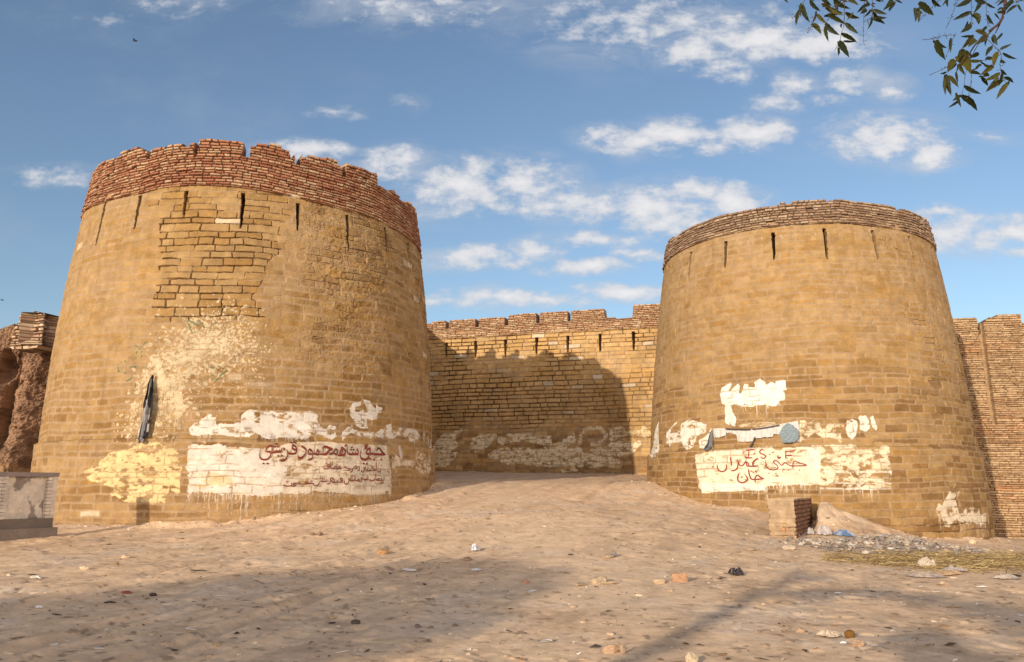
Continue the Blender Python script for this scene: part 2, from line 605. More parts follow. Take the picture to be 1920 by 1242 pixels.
    me = bpy.data.meshes.new('roof'); me.from_pydata([tuple(p) for p in V2], [], [tuple(range(n))])
    at = me.color_attributes.new('Col', 'FLOAT_COLOR', 'POINT')
    at.data.foreach_set('color', np.tile([.4, .28, .16, 1], n).astype(np.float32))
    link('roof', me, M_STONE, root)
    return root, W


def parapet(T, root, base_fn, top_fn, gaps, seed, dens, cA, cB, cC, ch, lmin, lmax, proud, ragged, jd, label):
    u = theta_axis(T, 0, 1 / dens, T.R0 * 1.72)
    hmax = 1.9
    w = np.arange(0, hmax, 1 / dens).astype(np.float32)
    U, Q = np.meshgrid(u, w)
    base = base_fn(u)[None]
    V = base + Q
    rng = np.random.RandomState(seed)
    E = courses(-.05, hmax + .2, ch, .14, rng)
    Qd = Q + (vnoise(U * 1.2, Q * 2, seed + 1) - .5) * .05 + (vnoise(U * 5, Q * 5, seed + 2) - .5) * .014
    d, dh, r = masonry(U + (vnoise(U * 3, Q * 9, seed + 3) - .5) * .05, Qd, E, lmin, lmax, seed, .025)
    d = d + (fbm(U * 22, Q * 22, seed + 4, 3) - .5) * .016
    J = sstep(.024, .004, d)
    off = proud + (r[0] - .5) * .05 + (fbm(U * 9, Q * 9, seed + 5, 3) - .5) * .03 - J * jd
    miss = (r[3] > .965) & (fbm(U * .9, Q * .9, seed + 9, 2) > .42)
    off = np.where(miss, off - .06, off)
    big = fbm(U * .45, Q * .9, seed + 6, 3)
    col = lerp(cA, cB, np.clip(r[1] * 1.1 - .05 + (big - .5) * 1.2, 0, 1)[..., None])
    col = lerp(col, cC, sstep(.62, .95, r[2])[..., None])
    col = col * (.78 + .44 * fbm(U * 10, Q * 14, seed + 7, 4))[..., None]
    col = lerp(col, cA * .35, (J * .8)[..., None])
    top = top_fn(u)[None] - base
    # whole bricks are missing along the top, so the edge steps by courses
    row = np.clip(np.searchsorted(E, Qd.ravel()).reshape(Q.shape), 1, len(E) - 1)
    topc = E[row]
    lim = top + ragged * (r[2] - .5) * 2 * ch
    keep = (topc - ch * .5) < lim
    for (gu, gw, gz) in gaps:
        gb = gz - np.interp(gu, u[:-70] if len(u) > 70 else u, base[0][:-70] if len(u) > 70 else base[0])
        m = (np.abs(U - gu) < gw) & (Q > gb)
        keep &= ~m
    sel = keep[:-1, :-1] & keep[1:, 1:]
    X = T.pos(U, V, off)
    Xi = T.pos(U, V, off * 0 - .62)
    return thick('brick_parapet', X, Xi, col, col * .9, sel, M_BRICK, root, label)


# ================================================================== LEFT TOWER
DL = 68 * RES
SL_L = slit_list(TL, [((154.6, 410.6), (141.8, 467)), ((197.8, 380), (180, 460)), ((263, 367), (252, 430)), ((351, 358), (343, 404)),
                      ((456, 362), (452, 428)), ((559, 382), (558, 432)), ((651, 403), (654, 470)), ((722, 427), (725, 474)), ((766, 455), (770, 500))])


def field(W, T, cx, cy, rx, ry):
    """soft round region of the wall about a traced point, radii in metres"""
    u, z = T.at(cx, cy)
    return np.exp(-(((W.U - u) / rx) ** 2 + ((W.V - z) / ry) ** 2))


def style_L(W, U, V, r):
    n = fbm(U * .8, V * .8, 301, 3)
    patch = inpoly(U + (fbm(U * 2, V * 2, 305, 3) - .5) * .5, V, np.array(TL.ats([(290, 405), (420, 395), (530, 420), (520, 470), (490, 500), (480, 560), (500, 600), (300, 605), (285, 560), (300, 480)]))).astype(np.float32)
    upper = inpoly(U + (fbm(U * 2, V * 2, 306, 3) - .5) * .6, V, np.array(TL.ats([(280, 355), (500, 352), (545, 380), (530, 430), (290, 420)]))).astype(np.float32)
    openj = np.clip(patch * sstep(.25, .45, vnoise(U * 1.1, V * 3.1, 302) * .6 + .4 * r[1]) + upper * .55 * sstep(.45, .6, r[0]), 0, 1)
    base = sstep(-.4, -.7, V) * .6
    openj = np.maximum(openj, base * sstep(.5, .6, n))
    right = sstep(.6, 2.4, U) * sstep(2.2, 4, V)
    rough = np.clip(right * (.5 + .8 * sstep(.45, .6, n)) + .15, 0, 1)
    openj = np.maximum(openj, right * .75 * sstep(.5, .66, r[1]) * sstep(.45, .58, n))
    smear = np.clip(.9 - .9 * np.maximum(patch, upper * .7) - .3 * right + .3 * (n - .5), .15, 1)
    dark = np.clip(.32 + .55 * sstep(4.2, 1.2, V) + .25 * right - .25 * sstep(-2.5, -5, U), 0, 1)
    return smear, openj, rough, dark


def paint_L(W):
    A = TL.ats
    z1 = lambda pts: A(pts, 0, 540, 2.3875)
    z3 = lambda pts: A(pts, 330, 720, 3.692)
    z4 = lambda pts: A(pts, 180, 560, 4.436)
    # green scrawl under the splashes
    G = C(.05, .12, .07)
    for s in ([(320, 385), (355, 412), (420, 360)], [(330, 500), (345, 430), (370, 415), (385, 460), (375, 492)], [(182, 545), (186, 605), (250, 622)],
              [(275, 580), (300, 568), (332, 572)], [(250, 690), (312, 650)], [(330, 700), (322, 775)], [(205, 520), (210, 530)], [(240, 518), (246, 526)]):
        W.stroke(z4(s), .020, G, .85)
    # thrown cream paint
    u0, z0 = TL.at(385, 655)
    for (cx, cy, sx, sy, n, r1) in ((400, 640, .55, .40, 900, .035), (360, 660, .55, .45, 900, .035), (330, 690, .35, .35, 500, .04), (440, 660, .45, .5, 420, .022),
                                    (430, 600, .3, .25, 240, .03), (300, 745, .38, .45, 600, .045), (260, 800, .32, .3, 260, .03), (420, 720, .6, .5, 160, .016)):
        W.splats(TL.at(cx, cy), (sx, sy), n, .007, r1, CREAM * (.92 + .1 * (cx % 3)), int(cx * 7 + cy))
    W.poly(z4([(440, 560), (480, 500), (560, 470), (620, 520), (720, 540), (720, 590), (660, 640), (680, 760), (740, 880), (730, 930), (640, 940), (560, 850), (500, 700), (430, 780), (350, 1000), (280, 960), (300, 850), (380, 720)]), CREAM, .50, .22, 31)
    W.poly(z4([(480, 480), (600, 420), (800, 360), (1000, 340), (1200, 330), (1230, 400), (1100, 430), (1000, 470), (850, 500), (720, 540), (560, 560)]), CREAM, .56, .3, 32)
    w_ = W.win(u0 - 3, u0 + 2.2, z0 - 2.6, z0 + 1.6)
    gap = sstep(.50, .60, fbm(W.U[w_] * 21, W.V[w_] * 21, 36, 3, .65)) * sstep(.40, .55, fbm(W.U[w_] * 3, W.V[w_] * 3, 37, 3))
    W.P[w_] = W.P[w_] * (1 - .85 * gap)
    W.drips(z4([(500, 680), (600, 740), (720, 860)]), 46, .5, 1.5, CREAM, 33, .006, .85)
    W.drips(z4([(290, 900), (420, 850)]), 26, .3, .8, CREAM, 34, .006, .8)
    for s in ([(760, 190), (780, 240), (800, 285)], [(780, 185), (850, 225)], [(860, 180), (900, 240)], [(960, 210), (1000, 200)], [(910, 660), (980, 640)], [(990, 690), (1080, 600)], [(960, 570), (1000, 590)]):
        W.stroke(z4(s), .026, G, .75)
    # cream patch low on the left
    W.poly(z1([(370, 815), (440, 800), (450, 770), (490, 740), (600, 705), (700, 690), (790, 735), (800, 790), (815, 830), (800, 930), (770, 910), (760, 880), (745, 960), (640, 965), (610, 965), (545, 945), (505, 930), (500, 895), (430, 870), (380, 840)]), YCREAM, .425, .14, 41, 1)
    # overpainted bands above the notice
    W.poly(z3([(90, 320), (140, 270), (240, 210), (280, 240), (270, 275), (400, 280), (440, 265), (445, 215), (520, 185), (640, 190), (720, 205), (800, 185), (930, 190), (975, 215), (975, 260), (1000, 300), (1030, 320), (1060, 290), (1105, 290), (1115, 370), (1080, 385), (1020, 365), (980, 360), (940, 355), (920, 380), (830, 380), (760, 365), (700, 375), (600, 370), (560, 340), (500, 370), (300, 360), (150, 350), (95, 345)]), WHITE, .38, .08, 51, 2)
    W.poly(z3([(1200, 170), (1225, 130), (1275, 125), (1280, 150), (1240, 160), (1235, 190), (1260, 195), (1290, 180), (1310, 200), (1330, 195), (1290, 110), (1340, 120), (1370, 165), (1385, 175), (1385, 140), (1400, 160), (1425, 165), (1420, 200), (1395, 205), (1390, 245), (1350, 250), (1320, 240), (1320, 270), (1330, 310), (1280, 310), (1250, 290), (1240, 260), (1210, 225)]), WHITE, .3, .03, 52, 2)
    W.poly(z3([(1150, 380), (1145, 340), (1180, 300), (1220, 290), (1230, 320), (1270, 330), (1400, 330), (1420, 310), (1460, 320), (1455, 285), (1490, 280), (1495, 325), (1540, 325), (1540, 300), (1570, 300), (1565, 340), (1500, 385), (1430, 375), (1300, 370), (1200, 340), (1160, 400)]), WHITE * .95, .42, .05, 53, 2)
    W.poly(z3([(1570, 345), (1600, 310), (1660, 310), (1690, 360), (1660, 415), (1620, 400)]), WHITE * .95, .42, .05, 54)
    for s in ([(1715, 345), (1718, 385)], [(1745, 370), (1750, 410)], [(1772, 300), (1765, 410)], [(1768, 430), (1772, 455)], [(1548, 445), (1560, 500)]):
        W.stroke(z3(s), .07, WHITE * .95, .9)
    # the notice
    W.poly(z3([(85, 430), (300, 430), (500, 440), (600, 455), (850, 400), (1100, 405), (1250, 415), (1460, 430), (1470, 480), (1490, 600), (1490, 765), (1300, 770), (1150, 755), (960, 740), (880, 770), (720, 760), (600, 780), (480, 770), (250, 750), (80, 745)]), C(.56, .48, .385), .36, .045, 61, 3)
    W.poly(z3([(85, 435), (300, 432), (560, 450), (720, 520), (760, 600), (720, 755), (480, 765), (250, 745), (85, 740)]), C(.62, .56, .50), .38, .14, 62, 3)
    W.poly(z3([(150, 640), (280, 625), (400, 660), (410, 700), (250, 715), (160, 700)]), C(.62, .47, .24), .40, .15, 63, 3, .7)
    W.poly(z3([(1100, 480), (1300, 420), (1460, 440), (1480, 600), (1480, 700), (1300, 740), (1150, 700), (1200, 600)]), C(.40, .35, .305), .45, .15, 64, 3, .6)
    for bx in ((755, 860, 735), (960, 1060, 800), (1000, 1100, 730), (1200, 1300, 730)):
        pass
    W.poly(z3([(1500, 480), (1500, 590), (1560, 565), (1650, 580), (1690, 620), (1740, 640), (1765, 590), (1760, 490), (1720, 490), (1670, 460), (1640, 530), (1560, 510)]), C(.54, .45, .35), .46, .08, 65, 4)
    W.drips(z3([(80, 740), (250, 750), (460, 765)]), 70, .15, .75, WHITE, 66, .006, .8)
    W.drips(z3([(480, 765), (720, 760), (960, 740)]), 60, .1, .6, WHITE, 67, .006, .7)
    W.drips(z3([(960, 750), (1300, 770), (1490, 765)]), 50, .05, .35, WHITE * .9, 68, .006, .55)
    W.drips(z3([(110, 350), (300, 360)]), 16, .08, .3, WHITE, 69, .006, .7)
    W.drips(z3([(560, 360), (760, 370), (920, 380)]), 50, .05, .2, WHITE * .9, 70, .006, .7)
    W.splats(TL.at(500, 760), (1.6, .25), 160, .004, .014, CREAM, 71)


TLroot, WL = build_tower(TL, 'fort_tower', 'taller ochre stone tower with a red brick crown and broad white notice in red lettering', SL_L, paint_L,
                         {1: ('whitewash_patch', 'yellowish cream paint patch left of the notice'), 2: ('whitewash_band', 'ragged white band of overpainted lettering above the notice'),
                          3: ('whitewash_panel', 'broad whitewashed panel carrying red slogans'), 4: ('whitewash_smear', 'faded white smear at the right of the notice')}, 7, DL, style_L)

_bL = np.array(TL.ats([(152, 404), (197, 380), (264, 364), (306, 353), (370, 348), (445, 351.6), (494, 358.6), (565, 374), (636, 392), (707, 413.5), (749, 438), (781, 463)]))
_oL = np.argsort(_bL[:, 0])


def base_L(u):
    u = np.where(u > math.pi * TL.R0, u - 2 * math.pi * TL.R0, u)
    return np.interp(u, _bL[_oL, 0], _bL[_oL, 1]) + .0


_c2 = [(85, 262), (150, 180), (200, 160), (215, 158), (245, 140), (330, 103), (350, 108), (380, 130), (402, 128), (450, 106), (620, 86), (648, 66), (700, 64), (890, 72), (922, 85), (1080, 98), (1135, 108),
       (1142, 145), (1165, 150), (1198, 152), (1330, 160), (1388, 178), (1392, 200), (1416, 205), (1438, 198), (1500, 200), (1560, 233), (1608, 245), (1616, 308), (1640, 328), (1690, 338), (1730, 388), (1768, 398), (1797, 440)]
_tL = np.array(TL.ats(_c2, 140, 240, 2.8235))
_tL = _tL[np.argsort(_tL[:, 0])]


def top_L(u):
    u = np.where(u > math.pi * TL.R0, u - 2 * math.pi * TL.R0, u)
    z = np.interp(u, _tL[:, 0], _tL[:, 1])
    back = np.abs(u) > 7.2
    return np.where(back, 9.3 + .2 * np.sin(u * 4.2), z)


def gap_at(T, px, top, bot, w, oy=240, ox=140, sc=2.8235):
    a = T.at(ox + px / sc, oy + bot / sc)
    return (a[0], w, a[1])


gL = [gap_at(TL, 211, 158, 205, .05), gap_at(TL, 389, 130, 172, .07), gap_at(TL, 640, 88, 150, .07), gap_at(TL, 908, 72, 155, .10), gap_at(TL, 1182, 150, 196, .09), gap_at(TL, 1427, 205, 255, .08), gap_at(TL, 1612, 245, 330, .05)]
gL += [(TL.R0 * a, .08, 8.9) for a in np.arange(1.9, 4.4, .26)]
parapet(TL, TLroot, base_L, top_L, gL, 21, 84 * RES, C(.385, .205, .12), C(.265, .105, .06), C(.44, .295, .185), .090, .17, .38, .05, .55, .05, 'broken red brick crown with narrow gaps')

# lettering ---------------------------------------------------------------------------------


def catmull(P, n=5):
    P = np.array(P, float)
    if len(P) < 3:
        t = np.linspace(0, 1, 4)[:, None]
        return P[0] * (1 - t) + P[-1] * t
    Q = np.vstack([2 * P[0] - P[1], P, 2 * P[-1] - P[-2]])
    out = []
    for i in range(1, len(Q) - 2):
        for t in np.linspace(0, 1, n, endpoint=False):
            a, b, c, d = Q[i - 1], Q[i], Q[i + 1], Q[i + 2]
            out.append(.5 * (2 * b + (c - a) * t + (2 * a - 5 * b + 4 * c - d) * t * t + (3 * b - a - 3 * c + d) * t ** 3))
    out.append(Q[-2])
    return np.array(out)


def lettering(T, root, name, label, jobs, col):
    """jobs: (ox, oy, scale, width in photo pixels, strokes, dots, nib) - brush strokes laid on the wall in wall coordinates"""
    mb = MB()
    rng = np.random.RandomState(5)
    for ox, oy, sc, wpx, strokes, dots, nib in jobs:
        a = np.array(T.at(ox, oy)); b = np.array(T.at(ox + 10, oy))
        mpp = abs(b[0] - a[0]) / 10
        hw = wpx * mpp / 2
        for s in strokes:
            P = catmull(T.ats(s, ox, oy, sc))
            n = len(P)
            D = np.gradient(P, axis=0); L = np.hypot(D[:, 0], D[:, 1]) + 1e-9
            N = np.c_[-D[:, 1], D[:, 0]] / L[:, None]
            ang = np.abs(N[:, 1])                       # wide where the brush runs sideways
            w = hw * ((1 - nib) + nib * (.35 + .95 * ang)) * (.85 + .3 * rng.rand())
            tt = np.linspace(0, 1, n)
            w = w * (.45 + .55 * sstep(0, .12, tt)) * (.45 + .55 * sstep(1, .88, tt))
            A, B = P + N * w[:, None], P - N * w[:, None]
            e0, e1 = P[0] - D[0] / L[0] * w[0] * .8, P[-1] + D[-1] / L[-1] * w[-1] * .8
            pts = np.vstack([A, B[::-1]])
            vs = [T.pos(q[0], q[1], .022) for q in A] + [T.pos(q[0], q[1], .022) for q in B] + [T.pos(e0[0], e0[1], .022), T.pos(e1[0], e1[1], .022)]
            fs = [(i, i + 1, n + i + 1, n + i) for i in range(n - 1)] + [(2 * n, 0, n), (n - 1, 2 * n + 1, 2 * n - 1)]
            k = .8 + .4 * rng.rand()
            mb.add(vs, fs, tuple(col * k))
        for q in dots:
            u, v = T.at(ox + q[0] / sc, oy + q[1] / sc)
            k = [T.pos(u + hw * 1.25 * math.cos(t) * (1 + .25 * rng.rand()), v + hw * 1.1 * math.sin(t), .022) for t in np.linspace(0, 2 * math.pi, 9)[:-1]]
            mb.add(k, [tuple(range(8))], tuple(col * .9))
    return mb.build(name, M_PAINT, root)


S = 14.77
line1a = [[(125, 340), (100, 480), (115, 570), (170, 615), (250, 622), (340, 590), (400, 500), (400, 425), (340, 402), (260, 405)], [(260, 400), (290, 310), (350, 255), (430, 235), (440, 330), (447, 420), (490, 430)],
          [(480, 425), (550, 400), (560, 350)], [(550, 402), (630, 400), (640, 345)], [(630, 402), (690, 395), (720, 290)], [(755, 290), (790, 340), (770, 375)],
          [(855, 345), (870, 430), (870, 510), (820, 600), (740, 650), (650, 635)], [(1110, 275), (1020, 220), (1000, 300), (1060, 345), (1115, 340)], [(1070, 235), (1120, 330), (1110, 410), (1050, 455), (940, 455), (860, 440)],
          [(1250, 230), (1290, 270), (1370, 340), (1375, 420), (1310, 530), (1220, 575), (1165, 550), (1160, 490)], [(1560, 420), (1500, 345), (1460, 350), (1455, 460), (1560, 460)], [(1560, 420), (1565, 520), (1530, 600), (1420, 630)],
          [(1560, 457), (1660, 455), (1695, 350), (1740, 430), (1690, 490), (1660, 460)], [(1740, 470), (1920, 470)]]
dots1a = [(560, 185), (515, 270), (610, 265), (615, 520), (715, 515), (970, 150), (1075, 155), (205, 730), (318, 730)]
line1b = [[(80, 440), (80, 310), (130, 262), (220, 290), (320, 335), (260, 350), (200, 420), (150, 470), (0, 470)], [(235, 440), (290, 472), (370, 420), (430, 330), (480, 400), (450, 480), (370, 440)],
          [(480, 515), (560, 500), (670, 480), (700, 400), (640, 320), (590, 290), (580, 340), (545, 430), (575, 500)], [(590, 330), (612, 400), (580, 460)], [(680, 260), (740, 200)], [(742, 250), (748, 400), (770, 462)],
          [(770, 465), (880, 470), (900, 400)], [(880, 472), (960, 462), (975, 410)], [(960, 470), (1040, 460), (1042, 390), (1010, 310)], [(1105, 390), (1110, 520), (1150, 600), (1230, 622), (1310, 590), (1345, 510), (1320, 462), (1278, 460), (1275, 400), (1320, 330), (1380, 320), (1372, 400), (1390, 460), (1450, 450), (1460, 400)],
          [(1310, 215), (1250, 240), (1290, 275), (1220, 340)], [(1460, 470), (1600, 475), (1790, 487)], [(1550, 380), (1610, 300), (1680, 370), (1740, 440), (1800, 490)]]
dots1b = [(870, 285), (850, 345), (920, 350), (1380, 600), (1490, 625), (1690, 620), (1200, 735), (1290, 740)]
lettering(TL, TLroot, 'red_slogan', 'large red slogan', [(480, 820, S, 3.3, line1a, dots1a, .75), (600, 820, S, 3.3, line1b, dots1b, .75)], C(.155, .020, .012))
line2 = [[(80, 230), (110, 280), (180, 285), (240, 250), (250, 180), (210, 170), (200, 210), (250, 215)], [(275, 90), (285, 250), (320, 290)], [(320, 290), (370, 270), (420, 210), (460, 230), (430, 280), (370, 290)], [(450, 280), (510, 280), (520, 230), (500, 200)],
         [(545, 185), (565, 320)], [(730, 205), (670, 240), (760, 270), (820, 290), (800, 320), (630, 320)], [(820, 315), (850, 280)], [(870, 270), (890, 320), (860, 370), (820, 380)], [(890, 320), (940, 240), (990, 205), (1020, 260), (960, 270), (1000, 300)],
         [(1040, 330), (1080, 330), (1075, 215)], [(1130, 300), (1150, 370), (1200, 360), (1220, 280), (1180, 250)], [(1235, 190), (1250, 340)], [(1250, 345), (1310, 340), (1280, 270)], [(1310, 345), (1350, 340), (1355, 300)], [(1350, 340), (1400, 335), (1405, 300)],
         [(1400, 340), (1530, 325), (1440, 270), (1490, 220)], [(1550, 100), (1555, 250), (1570, 340)], [(1570, 345), (1660, 350), (1670, 260)],
         [(1760, 460), (1755, 590), (1700, 600), (1690, 540)], [(1690, 600), (1560, 605), (1600, 560), (1640, 560)], [(1525, 400), (1530, 540), (1545, 600)], [(1500, 540), (1490, 600), (1400, 625), (1370, 570)], [(1325, 490), (1325, 620)],
         [(1290, 540), (1290, 580), (1200, 590)], [(1170, 530), (1130, 550), (1160, 590), (1130, 630), (1085, 625)], [(1050, 560), (1070, 610), (1040, 640)], [(1050, 600), (960, 600), (970, 510)], [(960, 600), (880, 600), (885, 550)], [(880, 600), (830, 600), (820, 560)],
         [(770, 540), (790, 600), (770, 680), (720, 715), (670, 680), (670, 610)], [(790, 600), (830, 600)], [(510, 650), (600, 650), (610, 580), (570, 540), (560, 600), (610, 610)], [(510, 655), (400, 655), (380, 630)], [(480, 655), (480, 600)],
         [(380, 650), (390, 600), (330, 540), (280, 560), (350, 680), (380, 650)], [(270, 560), (290, 640), (240, 700), (170, 700)]]
dots2 = [(155, 135), (455, 165), (1600, 400), (1650, 400), (1640, 460), (1170, 470), (1205, 480), (530, 490), (520, 440), (410, 710), (470, 710), (880, 480), (930, 480), (1050, 215)]
line3 = [[(1380, 330), (1340, 340), (1280, 340), (1180, 345)], [(1370, 330), (1350, 270)], [(1290, 340), (1280, 290)], [(1230, 340), (1230, 300)], [(1160, 330), (1150, 400), (1090, 450), (1030, 460), (990, 420), (1000, 380)], [(970, 320), (920, 330), (930, 380), (980, 390)],
         [(970, 395), (780, 400)], [(830, 395), (790, 350), (760, 400), (720, 410)], [(720, 405), (700, 450), (660, 480)], [(640, 420), (520, 400)], [(560, 370), (620, 380)], [(500, 440), (450, 380), (440, 430), (490, 440), (440, 480), (390, 475)], [(370, 370), (400, 440), (320, 465), (190, 460), (185, 410)]]
dots3 = [(1190, 205), (1185, 245), (1225, 250), (1070, 290), (245, 345), (295, 330), (265, 375)]
lettering(TL, TLroot, 'red_slogan', 'two smaller lines of red writing', [(600, 860, S, 1.75, line2, dots2, .3), (520, 880, S, 1.75, line3, dots3, .3)], C(.16, .022, .015))

# ================================================================== RIGHT TOWER
DR = 56 * RES
SL_R = slit_list(TR, [((1253, 502), (1250.6, 549)), ((1294.9, 473.6), (1291.5, 525)), ((1361, 452.6), (1359, 502.5)), ((1450, 436), (1450.5, 487.5)), ((1546, 429), (1550.6, 485.6)),
                      ((1638.7, 432), (1643.6, 485.6)), ((1706, 444), (1717.5, 504)), ((1747.5, 465), (1760.6, 519))])


def style_R(W, U, V, r):
    n = fbm(U * .8, V * .8, 401, 3)
    low = sstep(4.6, 2.2, V)
    smear = np.clip(.95 - .55 * low + .3 * (n - .5), .2, 1)
    right = sstep(.5, 3, U)
    rough = np.clip(.12 + .4 * right * sstep(.5, .6, n) * sstep(2, 4, V), 0, 1)
    openj = .7 * sstep(-.75, -.95, V) * sstep(.4, .5, r[0] * .5 + n * .5) + .45 * right * sstep(.62, .7, r[1]) * sstep(.52, .6, n)
    dark = np.clip(.22 + .68 * low * sstep(4.5, 3, V), 0, 1)
    return smear, openj, rough, dark


def paint_R(W):
    z7 = lambda pts: TR.ats(pts, 1300, 690, 4.8)
    z5 = lambda pts: TR.ats(pts, 1200, 680, 3.45)
    z6 = lambda pts: TR.ats(pts, 1400, 860, 3.692)
    Wh = C(.72, .685, .61)
    W.poly(z7([(240, 240), (255, 180), (340, 135), (350, 150), (315, 215), (330, 215), (400, 140), (415, 165), (410, 220), (430, 235), (460, 150), (500, 150), (500, 175), (560, 170), (550, 120), (600, 100), (650, 130), (660, 160), (700, 125), (730, 130), (740, 160), (745, 115), (830, 115), (835, 200), (800, 205), (820, 235), (830, 290), (780, 295), (740, 345), (700, 345), (650, 325), (540, 350), (470, 355), (380, 325), (340, 330), (350, 400), (385, 450), (380, 530), (345, 515), (330, 490), (320, 515), (290, 490), (280, 330), (255, 330)]), Wh, .2, .03, 81, 1)
    W.drips(z7([(340, 330), (500, 350), (740, 345), (830, 290)]), 14, .08, .35, Wh, 82, .006, .85)
    W.splats(TR.at(1440, 780), (.9, .25), 120, .004, .012, CREAM, 83)
    for k, p in enumerate(([(70, 590), (85, 540), (95, 450), (120, 380), (120, 460), (125, 560), (100, 610), (85, 620)],
                           [(165, 520), (170, 450), (240, 385), (245, 395), (200, 430), (195, 460), (260, 440), (270, 400), (300, 375), (350, 375), (430, 400), (430, 450), (370, 470), (355, 540), (320, 565), (290, 560), (270, 510), (210, 520), (190, 540)],
                           [(385, 555), (380, 510), (430, 470), (460, 430), (480, 430), (470, 500), (440, 545), (410, 560)])):
        W.poly(z5(p), CHALK, .36, .05, 84 + k, (9, 2, 0)[k])
    for k, p in enumerate(([(195, 545), (300, 555), (400, 560), (380, 600), (310, 600), (230, 640), (200, 650)], [(420, 540), (430, 510), (550, 490), (740, 485), (750, 510), (560, 530)], [(390, 640), (540, 640), (545, 665), (400, 670)])):
        W.poly(z7(p), CREAM, .42, .06, 90 + k)
    for k, p in enumerate(([(950, 520), (960, 470), (1010, 470), (1020, 500), (1090, 470), (1130, 490), (1160, 560), (1220, 500), (1300, 500), (1360, 520), (1350, 570), (1325, 600), (1320, 690), (1295, 640), (1230, 630), (1160, 630), (1090, 580), (1000, 660), (950, 670)],
                           [(1370, 540), (1385, 470), (1430, 460), (1480, 480), (1480, 560), (1465, 610), (1440, 640), (1400, 620), (1380, 580)],
                           [(1485, 460), (1500, 435), (1550, 430), (1580, 470), (1590, 545), (1550, 580), (1500, 555), (1505, 500)],
                           [(1585, 440), (1620, 435), (1655, 530), (1650, 565), (1610, 530)])):
        W.poly(z7(p), CHALK if k else C(.60, .52, .38), .43 if k == 0 else .26, .04, 94 + k, 5 + k)
    W.drips(z7([(1300, 640), (1330, 640)]), 5, .1, .25, CHALK, 99, .006, .8)
    W.drips(z7([(1420, 620), (1560, 580)]), 5, .1, .3, CHALK, 100, .005, .6)
    # the notice
    W.poly(z7([(20, 790), (130, 755), (300, 735), (700, 710), (720, 745), (800, 745), (810, 715), (1080, 700), (1460, 690), (1470, 725), (1620, 730), (1630, 700), (1745, 700), (1770, 760), (1785, 1070), (1700, 1075), (1640, 1100), (1380, 1090), (1350, 1060), (1140, 1050), (1000, 1055), (800, 1055), (660, 1060), (640, 1100), (400, 1110), (80, 1125), (45, 1070), (30, 950)]), C(.64, .55, .40), .455, .04, 101, 3)
    W.poly(z7([(20, 790), (130, 757), (300, 737), (700, 712), (720, 747), (800, 747), (810, 717), (1080, 705), (1130, 800), (1140, 1045), (800, 1050), (400, 1060), (60, 1060), (30, 950)]), C(.66, .58, .45), .34, .06, 102, 3)
    W.poly(z7([(60, 1040), (400, 1040), (640, 1050), (640, 1098), (400, 1108), (80, 1122)]), C(.69, .65, .59), .30, .05, 103, 3)
    W.poly(z7([(1000, 730), (1140, 720), (1140, 960), (1050, 960)]), C(.66, .61, .56), .38, .1, 104, 3, .8)
    for y in (935, 1035, 1085):
        W.stroke(z7([(1150, y), (1400, y + 4), (1780, y + 2)]), .025, CHALK, .8, y)
    W.drips(z7([(430, 1105), (640, 1090), (800, 1055), (1140, 1050)]), 70, .1, .5, CHALK, 105, .006, .7)
    W.drips(z7([(1340, 1080), (1640, 1095)]), 22, .1, .4, CHALK, 106, .006, .7)
    W.drips(z7([(60, 1115), (420, 1105)]), 12, .1, .3, CHALK, 107, .006, .6)
    # splash low on the right
    W.poly(z6([(1310, 370), (1325, 310), (1350, 330), (1370, 290), (1400, 235), (1480, 225), (1470, 250), (1440, 270), (1460, 330), (1470, 380), (1500, 380), (1520, 330), (1530, 390), (1550, 330), (1580, 340), (1590, 380), (1610, 350), (1620, 390), (1660, 370), (1660, 440), (1610, 470), (1570, 440), (1540, 460), (1480, 440), (1440, 430), (1400, 470), (1370, 470), (1350, 420), (1320, 410)]), C(.60, .51, .39), .41, .05, 108, 4)
    W.drips(z6([(1320, 400), (1480, 440), (1650, 460)]), 36, .2, .65, C(.58, .49, .38), 109, .008, .8)
    W.drips(TR.ats([(1380, 455), (1600, 440)]), 30, .05, .3, CHALK, 110, .004, .5)


TRroot, WR = build_tower(TR, 'fort_tower', 'shorter pale stone tower with a smooth brown brick rim, right of the walled entrance', SL_R, paint_R,
                         {1: ('whitewash_patch', 'solid white paint patch above the banner'), 2: ('whitewash_blot', 'ringed white blot left of the banner'), 5: ('whitewash_blot', 'speckled cream blot right of the banner'), 6: ('whitewash_blot', None), 7: ('whitewash_blot', None), 8: ('whitewash_blot', None), 9: ('whitewash_blot', 'tall thin smear at the tower edge'),
                          3: ('whitewash_panel', 'whitewashed panel with thin red writing'), 4: ('whitewash_splash', 'white paint splash near the ground')}, 13, DR, style_R)
_bR = np.array(TR.ats([(1244, 506), (1262, 482), (1293.8, 463), (1350, 444), (1425, 429), (1500, 422), (1575, 419), (1650, 426.7), (1706, 437), (1743.8, 455.6)]))
_bR = _bR[np.argsort(_bR[:, 0])]
_tR = np.array(TR.ats([(1248, 463), (1262, 446), (1312, 420), (1387, 395.6), (1462, 382.5), (1537, 375.8), (1594, 375.8), (1650, 382.5), (1706, 399), (1736, 414), (1748, 432)]))
_tR = _tR[np.argsort(_tR[:, 0])]
wrapR = lambda u: np.where(u > math.pi * TR.R0, u - 2 * math.pi * TR.R0, u)
parapet(TR, TRroot, lambda u: np.interp(wrapR(u), _bR[:, 0], _bR[:, 1]), lambda u: np.interp(wrapR(u), _tR[:, 0], _tR[:, 1]), [], 33, 74 * RES,
        C(.31, .205, .14), C(.235, .15, .10), C(.40, .30, .21), .088, .15, .34, .05, .22, .045, 'even brown brick rim')
SR = 15.52
